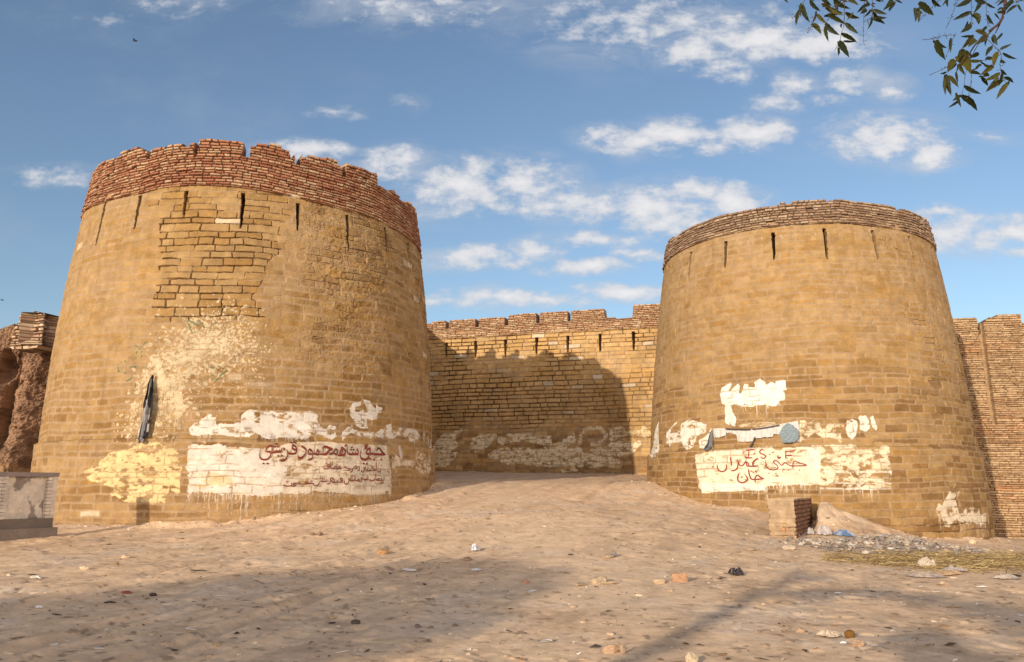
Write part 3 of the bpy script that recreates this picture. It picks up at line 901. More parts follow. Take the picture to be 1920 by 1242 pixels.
rl5 = [[(1060, 150), (1180, 138), (1310, 130)], [(1160, 140), (1145, 370)], [(1030, 345), (1140, 370), (1255, 365)], [(625, 340), (640, 470), (650, 600)], [(820, 410), (850, 500), (820, 660), (750, 730), (630, 745)],
       [(820, 410), (890, 570), (940, 600), (1000, 570), (1050, 490), (1075, 480), (1100, 600), (1150, 600), (1130, 520), (1090, 480)], [(1150, 600), (1250, 615), (1430, 600)], [(1430, 410), (1390, 400), (1290, 480), (1270, 560), (1310, 610)],
       [(235, 560), (250, 680), (330, 760), (410, 765), (490, 710), (515, 620), (510, 550)], [(880, 805), (840, 900), (840, 1020), (920, 1085), (1020, 1080), (1100, 1020), (1115, 960), (1030, 830)],
       [(1140, 690), (1170, 850), (1220, 970), (1300, 1000), (1550, 985)], [(1350, 1090), (1330, 1000), (1360, 910), (1410, 870), (1480, 920), (1560, 965)]]
rd5 = [(1320, 250), (950, 930), (1355, 765), (105, 630)]
rl6 = [[(200, 155), (140, 125), (80, 170), (90, 230), (180, 270), (250, 320), (200, 380), (130, 370), (105, 335)], [(610, 295), (600, 360), (680, 355), (610, 400)], [(830, 170), (828, 290), (825, 400)], [(800, 170), (920, 180), (1110, 155)], [(830, 300), (1010, 295)],
       [(255, 420), (245, 540), (300, 660), (390, 715), (500, 715), (595, 670), (590, 600), (470, 500), (520, 450), (590, 470), (690, 575), (740, 570), (810, 505), (900, 570), (1000, 600), (1200, 600), (1430, 585), (1200, 505), (1090, 460), (1040, 530), (1010, 660)],
       [(0, 985), (100, 978), (200, 972)], [(10, 870), (80, 930), (200, 970)]]
rd6 = [(365, 270), (770, 700), (915, 725), (1225, 725), (345, 815), (545, 830)]
lettering(TR, TRroot, 'red_slogan', 'thin red hand lettering', [(1330, 835, SR, 2.0, rl5, rd5, .1), (1420, 835, SR, 2.0, rl6, rd6, .1)], C(.24, .035, .03))

# ================================================================== GATE CURTAIN WALL between the towers
gate = empty('curtain_wall', (1.5, 40, .6))
tag(gate, 'stone wall with seven arrow slits and a brick parapet joining the two towers, half in shadow', 'wall')
DM = 46 * RES
um = np.arange(-7.6, 9.5, 1 / DM)
vm = np.arange(-.6, 7.75, 1 / DM)
WM = Wall(um, vm)
U, V = WM.U, WM.V
rng = np.random.RandomState(3)
E_ = courses(-1, 8.2, .205, .2, rng)
Vd = V + (fbm(U * .5, V * .5, 501, 2) - .5) * .08
d, dh, r = masonry(U + (vnoise(U * 2, V * 5, 502) - .5) * .05, Vd, E_, .34, .82, 503, .04)
d = d + (fbm(U * 16, V * 16, 504, 3) - .5) * .018
n = fbm(U * .6, V * .8, 505, 3)
opn = np.clip(sstep(.46, .66, fbm(U * .9, V * 1.3, 512, 4) * .6 + n * .4 + .14 * np.exp(-(((V - 4.2) / 1.4) ** 2))) * sstep(2.4, 3.1, V) * (.5 + .5 * sstep(3.5, -1, U)) + .5 * sstep(6.2, 6.8, V) * sstep(.3, .5, r[0]), 0, 1)
smear = np.clip(.75 - .6 * opn, .1, 1)
J = sstep(.032, .008, d); jo = sstep(.026, .008, d + .018 * (vnoise(U * 2.5, V * 2.5, 506) - .5)) * opn
off = (fbm(U * 7, V * 9, 507, 4, .6) - .5) * .02 - J * .012 - jo * .07 + (r[2] - .5) * .03
big = fbm(U * .35, V * .6, 508, 4)
col = lerp(SAND * 1.5, OCHRE * 1.5, np.clip(.1 + .8 * (r[0] - .3) + .9 * (big - .5), 0, 1)[..., None])
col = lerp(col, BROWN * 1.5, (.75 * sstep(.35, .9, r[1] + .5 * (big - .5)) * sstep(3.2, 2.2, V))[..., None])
col = lerp(col, C(.55, .44, .31), (sstep(.965, .975, r[3]) * sstep(3, 4, V))[..., None])
col = col * (.86 + .28 * fbm(U * 6, V * 10, 509, 4))[..., None]
col = lerp(col, GREYM, np.clip(J * .7 * (1 - jo) + smear * .45 * sstep(.45, .7, fbm(U * 1.7, V * 3.2, 510, 5)), 0, 1)[..., None])
col = col * (.70 + .60 * fbm(U * .9, V * 1.1, 513, 5, .6))[..., None] * (.9 + .2 * fbm(U * 22, V * 22, 514, 3, .7))[..., None]
col = lerp(col, C(.10, .055, .025), (jo * .8)[..., None])
z4 = lambda pts: PM.ats(pts, 780, 540, 3.269)
KC = C(.80, .67, .46)
for k, p in enumerate(([(440, 1015), (520, 980), (640, 980), (700, 990), (900, 970), (1010, 985), (1040, 1010), (1110, 1020), (1200, 1040), (1270, 1060), (1265, 1095), (1100, 1100), (900, 1090), (830, 1095), (700, 1090), (560, 1075), (445, 1040)],
                       [(330, 1000), (345, 920), (480, 890), (500, 910), (420, 990), (360, 1005)], [(505, 960), (510, 905), (600, 890), (680, 895), (830, 905), (840, 960), (900, 940), (975, 890), (985, 950), (900, 970), (640, 940), (540, 955)],
                       [(110, 960), (150, 900), (260, 870), (330, 860), (240, 900), (260, 960), (200, 1000), (250, 1010), (200, 1095), (110, 1100)], [(1180, 930), (1210, 880), (1280, 870), (1330, 880), (1360, 850), (1410, 850), (1440, 900), (1400, 920), (1340, 900), (1250, 910), (1220, 940)],
                       [(1060, 1000), (1150, 960), (1300, 940), (1375, 940), (1370, 970), (1320, 1020), (1250, 1040), (1100, 1020)], [(880, 1110), (1000, 1100), (990, 1130), (900, 1130)])):
    WM.poly(z4(p), KC if k != 4 else C(.66, .54, .33), .40, .14, 520 + k, 1)
WM.stroke(z4([(1005, 950), (1010, 890), (1050, 860), (1130, 860), (1165, 900), (1150, 945), (1080, 960)]), .10, KC, .85, 530)
WM.stroke(z4([(1200, 930), (1195, 870), (1260, 855)]), .08, KC, .8, 531)
hold = np.clip(1 - .7 * J * sstep(.4, .55, fbm(U * 3, V * 3, 532, 3)), 0, 1)
P_ = WM.P * hold * sstep(.30, .5, fbm(U * 8, V * 12, 533, 4, .6) + .1)
col = lerp(col, WM.PC * (.84 + .26 * fbm(U * 4, V * 4, 534, 4))[..., None], P_[..., None])
SL_M = slit_list(PM, [((780 + a / 3.269, 540 + b / 3.269), (780 + c / 3.269, 540 + e / 3.269)) for (a, b, c, e) in ((187, 335, 180, 430), (368, 327, 360, 430), (552, 318, 543, 425), (743, 305, 735, 410), (933, 295, 928, 400), (1132, 282, 1125, 395), (1337, 268, 1330, 385))])
cut_slits(WM, off, SL_M, .075, .5)
col = np.where((WM.lab >= 100)[..., None], C(.23, .14, .065), col)
X = PM.pos(U, V, off)
fl = WM.lab[:-1, :-1]
emit('stone_face', X, col, fl == 0, M_STONE, gate)
emit('whitewash_patch', X, col, fl == 1, M_STONE, gate, 'worn cream whitewash low on the wall')
for i in range(len(SL_M)):
    emit('arrow_slit', X, col, fl == 100 + i, M_STONE, gate)
mb = MB()                                                         # the mass behind the face
a, b = PM.pos(np.float64(-7.6), np.float64(-1.0), -1.6), PM.pos(np.float64(9.5), np.float64(-1.0), -1.6)
dirx = b - a; nn = np.array([PM.n[0], PM.n[1], 0])
mb.box(a, dirx, nn * .9, (0, 0, 8.5), (.4, .28, .15))
mb.build('rear_core', M_STONE, gate)
# its brick parapet
DP = 62 * RES
up = np.arange(-7.6, 9.5, 1 / DP); wp = np.arange(0, 1.75, 1 / DP)
U, Q = np.meshgrid(up.astype(np.float32), wp.astype(np.float32))
bs = np.array(PM.ats([(803, 637), (870, 633), (1000, 626), (1120, 619), (1230, 613)]))
base = np.interp(up, bs[:, 0], bs[:, 1])[None]
tp = np.array(z4([(75, 215), (150, 203), (185, 204), (200, 197), (368, 188), (384, 182), (550, 176), (565, 170), (650, 160), (744, 154), (756, 156), (850, 145), (935, 140), (948, 136), (1050, 130), (1150, 122), (1160, 186), (1325, 182), (1332, 105), (1495, 95)]))
top = np.interp(up, tp[:, 0], tp[:, 1])[None] - base
E_ = courses(-.05, 2, .088, .14, np.random.RandomState(8))
Qd = Q + (vnoise(U * 1.2, Q * 2, 541) - .5) * .04
d, dh, r = masonry(U + (vnoise(U * 3, Q * 9, 542) - .5) * .05, Qd, E_, .2, .5, 543, .025)
d = d + (fbm(U * 20, Q * 20, 544, 3) - .5) * .016
J = sstep(.024, .004, d)
off = .05 + (r[0] - .5) * .05 - J * .045 + (fbm(U * 9, Q * 9, 545, 3) - .5) * .02
col = lerp(C(.45, .28, .17), C(.36, .20, .115), r[1][..., None]); col = lerp(col, C(.55, .40, .26), sstep(.6, .95, r[2])[..., None])
col = col * (.8 + .4 * fbm(U * 10, Q * 14, 546, 4))[..., None]
col = lerp(col, C(.10, .055, .03), (J * .75)[..., None])
row = np.clip(np.searchsorted(E_, Qd.ravel()).reshape(Q.shape), 1, len(E_) - 1)
keep = (E_[row] - .044) < top + .3 * (r[2] - .5) * .09
for gx, gy in ((193, 250), (375, 240), (556, 230), (749, 215), (941, 205)):
    g = PM.at(780 + gx / 3.269, 540 + gy / 3.269)
    gb = g[1] - np.interp(g[0], up, base[0])
    keep &= ~((np.abs(U - g[0]) < .085) & (Q > gb))
sel = keep[:-1, :-1] & keep[1:, 1:]
thick('brick_parapet', PM.pos(U, base + Q, off), PM.pos(U, base + Q, off * 0 - .65), col, col * .9, sel, M_BRICK, gate)

# side wall running back from the left tower to the curtain wall (its top edge throws the slanting shadow)
sw = empty('curtain_wall', (-5.6, 37, .6)); tag(sw, 'side wall closing the gap behind the taller tower, mostly hidden by it', 'wall')
mb = MB()
p0, p1 = np.array([-4.75, 41.9, -.5]), np.array([-7.4, 31.5, -.5])
dd = (p1 - p0); nr_ = np.array([-dd[1], dd[0], 0]); nr_ = nr_ / np.linalg.norm(nr_)
mb.box(p0, dd, -nr_ * .9, (0, 0, 8.0), (.40, .27, .12)); mb.build('stone_face', M_STONE, sw)
mb = MB()
for i in range(7):
    mb.box(p0 + dd * (i / 7 + .004) + np.array([0, 0, 8.0]), dd * (1 / 7 - .014), -nr_ * .6, (0, 0, .84), (.34, .2, .12))
mb.build('brick_parapet', M_BRICK, sw)

# ================================================================== BRICK WALL on the far right
bw = empty('brick_wall', (19, 34.5, -2)); tag(bw, 'tall weathered brick wall with a long groove, right of the shorter tower', 'wall')
DB = 50 * RES
ub = np.arange(-4.5, 10, 1 / DB); vb = np.arange(-2.8, 7.9, 1 / DB)
U, V = np.meshgrid(ub.astype(np.float32), vb.astype(np.float32))
E_ = courses(-3, 8.2, .088, .25, np.random.RandomState(9))
Vd = V + (vnoise(U * .9, V * 1.4, 551) - .5) * .06
d, dh, r = masonry(U + (vnoise(U * 3, V * 9, 552) - .5) * .06, Vd, E_, .24, .7, 553, .02)
d = d + (fbm(U * 20, V * 20, 554, 3) - .5) * .020
J = sstep(.022, .004, d)
off = (r[0] - .5) * .06 - J * .045 + (fbm(U * 6, V * 9, 555, 3) - .5) * .03
big = fbm(U * .6, V * .5, 556, 4)
red = sstep(.50, .72, fbm(U * .25, V * .7, 557, 3) + .22 * np.exp(-((V - 1.9) / .9) ** 2) + .16 * np.exp(-((V + .7) / .6) ** 2) - .05)
col = lerp(C(.47, .325, .195), C(.47, .245, .12), (red * sstep(.3, .8, r[1]) * .8)[..., None])
col = lerp(col, C(.36, .225, .125), sstep(.5, .95, r[2])[..., None])
col = col * (.76 + .48 * fbm(U * 9, V * 14, 558, 4))[..., None]
col = lerp(col, C(.09, .05, .028), (J * .72)[..., None])
gr = PR.ats([(1838, 600), (1843, 640), (1856, 740), (1865, 795)])
gu = np.interp(V[:, 0], [q[1] for q in gr[::-1]], [q[0] for q in gr[::-1]])[:, None]
gm = (np.abs(U - gu) < .11) & (V > gr[-1][1])
off = np.where(gm, -.26 + .3 * off, off)
col = np.where(gm[..., None], C(.38, .26, .15) * (.8 + .4 * fbm(U * 9, V * 9, 559, 3))[..., None], col)
slot = (np.abs(U - PR.at(1838, 600)[0]) < .06) & (V > PR.at(1838, 625)[1])
tb = np.array(PR.ats([(1785, 594), (1820, 594), (1836, 596), (1838, 606), (1843, 602), (1870, 592), (1872, 590), (1914, 588), (1916, 608), (1925, 606), (1970, 600), (1975, 590), (2100, 585)]))
topb = np.interp(ub, tb[:, 0], tb[:, 1])[None]
row = np.clip(np.searchsorted(E_, Vd.ravel()).reshape(V.shape), 1, len(E_) - 1)
keep = ((E_[row] - .05) < topb + .25 * (r[2] - .5) * .12) & ~slot
sel = keep[:-1, :-1] & keep[1:, 1:]
thick('brick_face', PR.pos(U, V, off), PR.pos(U, V, off * 0 - .9), col, col * .9, sel, M_BRICK, bw)

# ================================================================== RUINED MUD WALL on the far left
ruin = empty('ruined_wall', (-19.5, 33, -.5)); tag(ruin, 'eroded mud wall of worn columns with a chunk of loose brickwork on top, left of the towers', 'ruin')
PU = Plane(-19.5, 33.0, .12)
uu = np.arange(-5, 5, .035); vv = np.arange(-1.5, 7.2, .035)
U, V = np.meshgrid(uu.astype(np.float32), vv.astype(np.float32))
off = np.zeros_like(U)
for cx, wd, am in ((58, .72, .95), (2, .62, .85), (-60, .8, .9), (-130, .7, .8)):
    c0 = PU.at(cx, 760)[0]
    lean = (V - 3) * .05
    off = np.maximum(off, am * np.exp(-(((U - c0 - lean) / wd) ** 2) * 1.2) * sstep(7.5, 3.0, V) * (.75 + .5 * sstep(3, .5, V)))
cv = PU.at(19, 690)
off -= 1.0 * np.exp(-(((U - cv[0]) / .24) ** 2 + ((V - cv[1]) / .62) ** 2) ** 2)
gv = PU.at(24, 760)[0]
off -= .55 * np.exp(-((U - gv - .07 * (V - 3)) / .13) ** 2) * sstep(1.0, 2.0, V) * sstep(5.2, 4.4, V)
off += .55 * sstep(2.2, .2, V)
strata = fbm(U * .6, V * 5.5, 602, 4, .6) - .5
off += strata * .16 + (fbm(U * 2.6, V * 1.1, 603, 5, .62) - .5) * .34 + (fbm(U * 8, V * 12, 604, 4, .65) - .5) * .22
hol = fbm(U * 3, V * 4, 607, 3)
off -= .14 * sstep(.66, .78, hol)
col = lerp(C(.30, .185, .12), C(.215, .125, .080), fbm(U * .8, V * 1.2, 605, 4)[..., None])
col = lerp(col, C(.33, .22, .115), (.7 * sstep(1.4, .4, V) + .3 * sstep(5.6, 6.3, V))[..., None])
col = lerp(col, C(.11, .062, .04), (.75 * sstep(.50, .70, fbm(U * 2, V * 3, 606, 4)))[..., None])
tu = np.array(PU.ats([(-200, 660), (-60, 632), (0, 622), (17, 613), (28, 606), (34, 640), (60, 640), (84, 622), (92, 606), (112, 612), (160, 610)]))
tz = np.interp(uu, tu[:, 0], tu[:, 1])[None] + (fbm(U * 2.5, V * 0, 608, 3) - .5) * .18
keep = V < tz
thick('mud_core', PU.pos(U, V, off), PU.pos(U, V, off * 0 - 1.5), col, col, keep[:-1, :-1], M_MUD, ruin)
# the loose brickwork: a corner of two faces
A_, B_, C_ = ray(24, 620) * 31.6 / ray(24, 620)[1], ray(80, 620) * 31.2 / ray(80, 620)[1], ray(118, 620) * 33.6 / ray(118, 620)[1]
path = np.array([A_[:2] + (A_[:2] - B_[:2]) * .02, B_[:2], C_[:2]])
sl_ = np.r_[0, np.cumsum(np.hypot(*np.diff(path, axis=0).T))]


def path_pos(path, sl, U, V, off):
    x = np.interp(U, sl, path[:, 0]); y = np.interp(U, sl, path[:, 1])
    i = np.clip(np.searchsorted(sl, U, side='right') - 1, 0, len(sl) - 2)
    D = np.diff(path, axis=0); D = D / np.hypot(*D.T)[:, None]
    N = np.c_[D[:, 1], -D[:, 0]]
    return np.stack([x + off * N[i, 0], y + off * N[i, 1], V], -1)


ub_ = np.arange(0, sl_[-1], .013); vb_ = np.arange(4.6, 7.2, .013)
U, V = np.meshgrid(ub_.astype(np.float32), vb_.astype(np.float32))
d, dh, r = masonry(U + (vnoise(U * 3, V * 9, 611) - .5) * .06, V + (vnoise(U * 1.5, V * 2, 612) - .5) * .06, courses(4.4, 7.4, .115, .3, np.random.RandomState(4)), .26, .55, 613, .03)
d = d + (fbm(U * 20, V * 20, 614, 3) - .5) * .016
J = sstep(.032, .008, d)
off = (r[0] - .5) * .09 - J * .07 + (fbm(U * 2, V * 2, 615, 3) - .5) * .06
col = lerp(C(.54, .40, .28), C(.34, .21, .135), r[1][..., None]) * (.75 + .5 * fbm(U * 9, V * 12, 616, 4))[..., None]
col = lerp(col, C(.09, .055, .035), (J * .75)[..., None])
fr = lambda q: np.interp(q, [24, 80, 118], [sl_[0], sl_[1], sl_[2]])
zz = lambda px, py, y: (ray(px, py) * y / ray(px, py)[1])[2]
topu = np.array([(fr(24), zz(24, 640, 31.5)), (fr(28), zz(28, 625, 31.5)), (fr(33), zz(33, 592, 31.5)), (fr(44), zz(44, 590, 31.4)), (fr(60), zz(60, 583, 31.3)), (fr(82), zz(82, 590, 31.2)), (fr(95), zz(95, 595, 32.2)), (fr(108), zz(108, 600, 33)), (fr(118), zz(118, 606, 33.6))])
botu = np.array([(fr(24), zz(24, 650, 31.5)), (fr(35), zz(35, 658, 31.5)), (fr(72), zz(72, 655, 31.3)), (fr(82), zz(82, 640, 31.2)), (fr(92), zz(92, 628, 32)), (fr(106), zz(106, 616, 33)), (fr(118), zz(118, 612, 33.6))])
rq = (r[2] - .5) * .12
keep = (V < np.interp(ub_, topu[:, 0], topu[:, 1])[None] + rq) & (V > np.interp(ub_, botu[:, 0], botu[:, 1])[None] + rq * .6)
thick('brick_remnant', path_pos(path, sl_, U, V, off), path_pos(path, sl_, U, V, off * 0 - .8), col, col, keep[:-1, :-1], M_BRICK, ruin, 'rough brick remnant perched on the mud')

# ================================================================== LOW BOUNDARY WALL at the left edge
YW = 19.1
R_ = ray(98, 1000) * YW / ray(98, 1000)[1]
zw = lambda py: float((ray(60, py) * (YW - .5) / ray(60, py)[1])[2])
lw = empty('boundary_wall', (R_[0], R_[1], -1.3)); tag(lw, 'low pale cement wall with a recessed panel and whitewashed brick posts, at the left edge', 'wall')
du = np.array([-.52, -.854, 0]); dn = np.array([.854, -.52, 0]); o0 = np.array([R_[0], R_[1], 0.0])
lwp = lambda s, n, z: o0 + du * s + dn * n + np.array([0, 0, z])
mb = MB(); mb.box(lwp(-.07, .075, -1.7), du * 4.2, -dn * .40, (0, 0, zw(991) + 1.7), (.21, .165, .14)); mb.build('plinth', M_PLASTER, lw)  # plinth, coping and backing colours lowered to carry the wall's shade
mb = MB(); mb.box(lwp(-.02, .03, zw(894)), du * 4.1, -dn * .30, (0, 0, zw(886) - zw(894)), (.25, .20, .185)); mb.build('coping', M_PLASTER, lw)
rng = np.random.RandomState(12)
PB, PT = zw(973), zw(894)
for s0, s1 in ((.0, .215), (1.08, 1.32), (2.2, 2.44)):
    mb = MB()
    z = PB
    hh = (PT - PB) / 12
    for k_ in range(12):
        for q in (0, 1):
            a_ = s0 + (s1 - s0) * q * .5; b_ = (s1 - s0) * .5 - .004
            k = .85 + .3 * rng.rand()
            mb.box(lwp(a_ + .004 * rng.rand(), .012 + .02 * rng.rand(), z + .003 * rng.rand()), du * b_, -dn * .2, (0, 0, hh - .009), tuple(np.array([.56, .48, .41]) * k))
        z += hh
    mb.build('post', M_PLASTER, lw)
for s0, s1 in ((.215, 1.08), (1.32, 2.2), (2.44, 3.5)):
    uu = np.linspace(s0, s1, 90); vv = np.linspace(PB - .02, PT, 100)
    U, V = np.meshgrid(uu.astype(np.float32), vv.astype(np.float32))
    n = fbm(U * 3.1 + s0 * 7, V * 2.6, 620, 5, .6)
    e_ = np.minimum(np.minimum(U - s0, s1 - U) / .12, np.minimum((V - PB) / .10, (PT - V) / .22))
    pale = sstep(.40, .52, n + .16 * np.clip(e_, -1, 1.2) - .06)
    col = lerp(C(.25, .205, .175), C(.58, .495, .415), pale[..., None]) * (.82 + .36 * fbm(U * 12, V * 12, 621, 3))[..., None]
    off = -.10 + .012 * pale + .01 * n
    Xp = o0 + U[..., None] * du + off[..., None] * dn + V[..., None] * np.array([0, 0, 1.0])
    emit('panel', Xp, col, np.ones((99, 89), bool), M_PLASTER, lw)
mb = MB(); mb.box(lwp(.01, .0, zw(991) - .02), du * 3.7, -dn * .22, (0, 0, PB - zw(991) + .02), (.17, .135, .115))
mb.box(lwp(.01, -.16, PB), du * 3.7, -dn * .08, (0, 0, PT - PB), (.3, .25, .22)); mb.build('backing', M_PLASTER, lw)

# ================================================================== BRICK PIER on the right
yp = 20.4
FL, FR = ray(1441, 975) * yp / ray(1441, 975)[1], ray(1491.5, 975) * yp / ray(1491.5, 975)[1]
bk = np.array([.44, .898])
pth = np.array([FL[:2] + bk * 3.6, FL[:2], FR[:2], FR[:2] + bk * 3.3, FL[:2] + bk * 3.6])
slp = np.r_[0, np.cumsum(np.hypot(*np.diff(pth, axis=0).T))]
pier = empty('brick_pier', (FL[0], FL[1], -1.3)); tag(pier, 'stub of brick wall running back to the shorter tower, front plastered, side in shadow', 'wall')
uu = np.arange(0, slp[-1] + .001, .014); vv = np.arange(-1.6, -.272, .014)
U, V = np.meshgrid(uu.astype(np.float32), vv.astype(np.float32))
d, dh, r = masonry(U, V + (vnoise(U * 2, V * 2, 631) - .5) * .02, courses(-1.7, 0, .098, .1, np.random.RandomState(6)), .22, .27, 632, .015)
d = d + (fbm(U * 22, V * 22, 633, 3) - .5) * .012
J = sstep(.018, .004, d)
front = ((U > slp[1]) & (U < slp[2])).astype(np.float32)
pl = front * sstep(.40, .52, fbm(U * 4, V * 5, 634, 4) + .35 * sstep(-1.0, -.6, V))
off = (-J * .035 + (r[0] - .5) * .03) * (1 - .85 * pl) + (fbm(U * 6, V * 6, 635, 4) - .5) * .02 - front * .05 * sstep(.80, .82, r[3]) * sstep(-.7, -1, V)
ex = (front * sstep(-.75, -1.05, V) * sstep(.45, .5, r[1]))
off += ex * .03
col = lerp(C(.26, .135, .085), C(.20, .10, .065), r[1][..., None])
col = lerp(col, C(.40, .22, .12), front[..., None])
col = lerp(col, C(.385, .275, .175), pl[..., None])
col = col * (.8 + .4 * fbm(U * 10, V * 10, 636, 4))[..., None]
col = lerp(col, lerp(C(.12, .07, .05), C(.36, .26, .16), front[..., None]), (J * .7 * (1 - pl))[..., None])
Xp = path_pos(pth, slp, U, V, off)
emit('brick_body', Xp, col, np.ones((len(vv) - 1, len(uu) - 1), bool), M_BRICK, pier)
mb = MB()
cs = [pth[0], pth[1], pth[2], pth[3]]
rn = np.random.RandomState(3)
for i in range(20):
    t0, t1 = i / 20, (i + 1) / 20 - .004
    q0 = lerp(cs[1], cs[0], t0); q1 = lerp(cs[1], cs[0], t1); w0 = lerp(cs[2], cs[3], t0) - q0
    for a0 in (0, .5):
        p = q0 + w0 * a0
        mb.box((p[0], p[1], -.31), np.r_[w0 * .492, 0], np.r_[q1 - q0, 0], (0, 0, .040 + .016 * rn.rand()), tuple(np.array([.42, .30, .19]) * (.8 + .4 * rn.rand())))
mb.build('coping', M_BRICK, pier)

# ================================================================== GROUND
def bump(x, y):
    r = np.hypot(x, y)
    k = sstep(70, 40, r)
    al = x * .33 + y * .944; ac = x * .944 - y * .33
    b = .11 * (fbm(x * .33, y * .33, 701, 3) - .5) + .055 * (fbm(x * 1.1, y * 1.1, 702, 4) - .5) + .012 * (fbm(x * 5, y * 5, 704, 4, .6) - .5)
    b = b + .045 * (fbm(ac * 2.1, al * .22, 706, 4) - .5) * sstep(5, 1, x)
    b = b - .014 * sstep(.64, .76, fbm(x * 2.3, y * 2.3, 708, 3)) - .016 * sstep(.60, .72, fbm(x * 4.7, y * 3.6, 707, 2)) * sstep(.52, .66, fbm(x * .55, y * .55, 710, 3))
    # the trodden way up to the gate wall is smoother; dust drifts along the feet of the towers
    way = np.exp(-((x - .2 - .9 * np.sin(y * .16)) / 1.5) ** 2) * sstep(6, 10, y)
    b = b * (1 - .6 * way)
    for T_ in (TL, TR):
        q = np.hypot(x - T_.X, y - T_.Y) - T_.Rl - .12
        b = b + .11 * np.exp(-(np.clip(q, 0, None) / .38) ** 2) * sstep(.42, .68, fbm(x * .9, y * .9, 718, 4))
    # wheel ruts
    for c0 in (-7.6, -6.25, -9.9):
        dd_ = ac - c0 - .25 * np.sin(al * .35)
        b = b - (.05 * np.exp(-(dd_ / .12) ** 2) - .026 * np.exp(-((np.abs(dd_) - .22) / .08) ** 2)) * (.6 + .4 * vnoise(al * 1.4, ac * 0, 709))
    return b * k


gfull = lambda x, y: ground_z(x, y) + bump(np.asarray(x, float), np.asarray(y, float))


def on_ground(px, py):
    d_ = ray(px, py)
    tt = np.linspace(5, 45, 3001)
    P = d_[None] * (tt / d_[1])[:, None]
    g_ = P[:, 2] - gfull(P[:, 0], P[:, 1])
    p = P[int(np.argmax(g_ < 0)) if (g_ < 0).any() else -1]
    return np.array([p[0], p[1], float(gfull(p[0], p[1]))])


f1 = np.linspace(-42, 42, int(860 * RES)); f2 = np.linspace(42, 318, 80)[1:]
ang = np.radians(np.r_[f1, f2])
rad = np.r_[np.linspace(.2, 6, 24)[:-1], np.geomspace(6, 27, int(460 * RES)), np.geomspace(27, 48, 90)[1:], np.geomspace(48, 4000, 30)[1:]]
A2, R2 = np.meshgrid(ang, rad)
x = R2 * np.sin(A2); y = R2 * np.cos(A2)
z = gfull(x, y)
fine = (fbm(x * 16, y * 16, 711, 3, .6) - .5) * .008 * sstep(30, 12, R2)
z = z + fine
n1 = fbm(x * .5, y * .5, 712, 4); n2 = fbm(x * 3, y * 3, 713, 4); n3 = fbm(x * 14, y * 14, 714, 3)
col = lerp(C(.71, .485, .305), C(.77, .55, .36), n1[..., None])
col = lerp(col, C(.52, .355, .225), (.5 * sstep(.50, .72, n2))[..., None])
col = lerp(col, C(.70, .56, .43), (.5 * sstep(.55, .75, fbm(x * 1.2 + 40, y * 1.2, 715, 4)))[..., None])
col = col * (.82 + .36 * n3)[..., None]
stk = fbm((x * .944 - y * .33) * 3.2, (x * .33 + y * .944) * .5, 717, 4)
col = lerp(col, C(.40, .27, .17), (.30 * sstep(.54, .72, stk))[..., None])
col = lerp(col, C(.16, .10, .065), (.6 * sstep(.68, .78, fbm(x * 9, y * 9, 716, 3)) * sstep(30, 20, R2))[..., None])
way_ = np.exp(-((x - .2 - .9 * np.sin(y * .16)) / 1.6) ** 2) * sstep(6, 10, y)
col = lerp(col, C(.80, .58, .385), (.45 * way_ * sstep(.3, .6, n1))[..., None])
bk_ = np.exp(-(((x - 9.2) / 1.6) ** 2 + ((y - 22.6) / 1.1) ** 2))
col = col * (1 - .30 * bk_ * sstep(.3, .6, n2))[..., None]  # bank made darker: part dirt, part pier shadow put into the colour
nr, nc = x.shape
i_ = np.arange(nr * nc, dtype=np.int32).reshape(nr, nc)
j_ = np.concatenate([i_, i_[:, :1]], 1)
Fq = np.stack([j_[:-1, :-1], j_[:-1, 1:], j_[1:, 1:], j_[1:, :-1]], -1).reshape(-1, 4)[:, ::-1]
V3 = np.stack([x, y, z], -1).reshape(-1, 3)
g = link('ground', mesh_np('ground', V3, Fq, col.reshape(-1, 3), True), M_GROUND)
tag(g, 'dusty sandy ground rising to the gate wall', 'ground', kind='structure')

# ------------------------------------------------------------------ loose things on the ground


def ico(sub):
    import bmesh
    bm = bmesh.new(); bmesh.ops.create_icosphere(bm, subdivisions=sub, radius=1)
    v = np.array([q.co[:] for q in bm.verts]); f = [tuple(q.index for q in fc.verts) for fc in bm.faces]
    bm.free()
    return v, f


ICO1, ICO2, ICO3 = ico(1), ico(2), ico(3)


def rot_z(v, a):
    c_, s_ = math.cos(a), math.sin(a)
    return np.c_[v[:, 0] * c_ - v[:, 1] * s_, v[:, 0] * s_ + v[:, 1] * c_, v[:, 2]]


def lump(rng, dims, ico_=None, rough=.22, planes=5):
    """an angular stone: a ball cut by random planes and roughened"""
    v, f = ico_ or ICO2
    v = v.copy()
    for _ in range(planes):
        nv = rng.randn(3); nv /= np.linalg.norm(nv)
        k = .55 + .3 * rng.rand()
        dd_ = v @ nv
        v = v - np.clip(dd_ - k, 0, None)[:, None] * nv
    v = v * (1 + rough * (rng.rand(len(v), 1) - .5))
    return v * np.array(dims) * .5, f


def mpp(px, py):
    p = on_ground(px, py)
    return p, p[1] / F_PX / .99


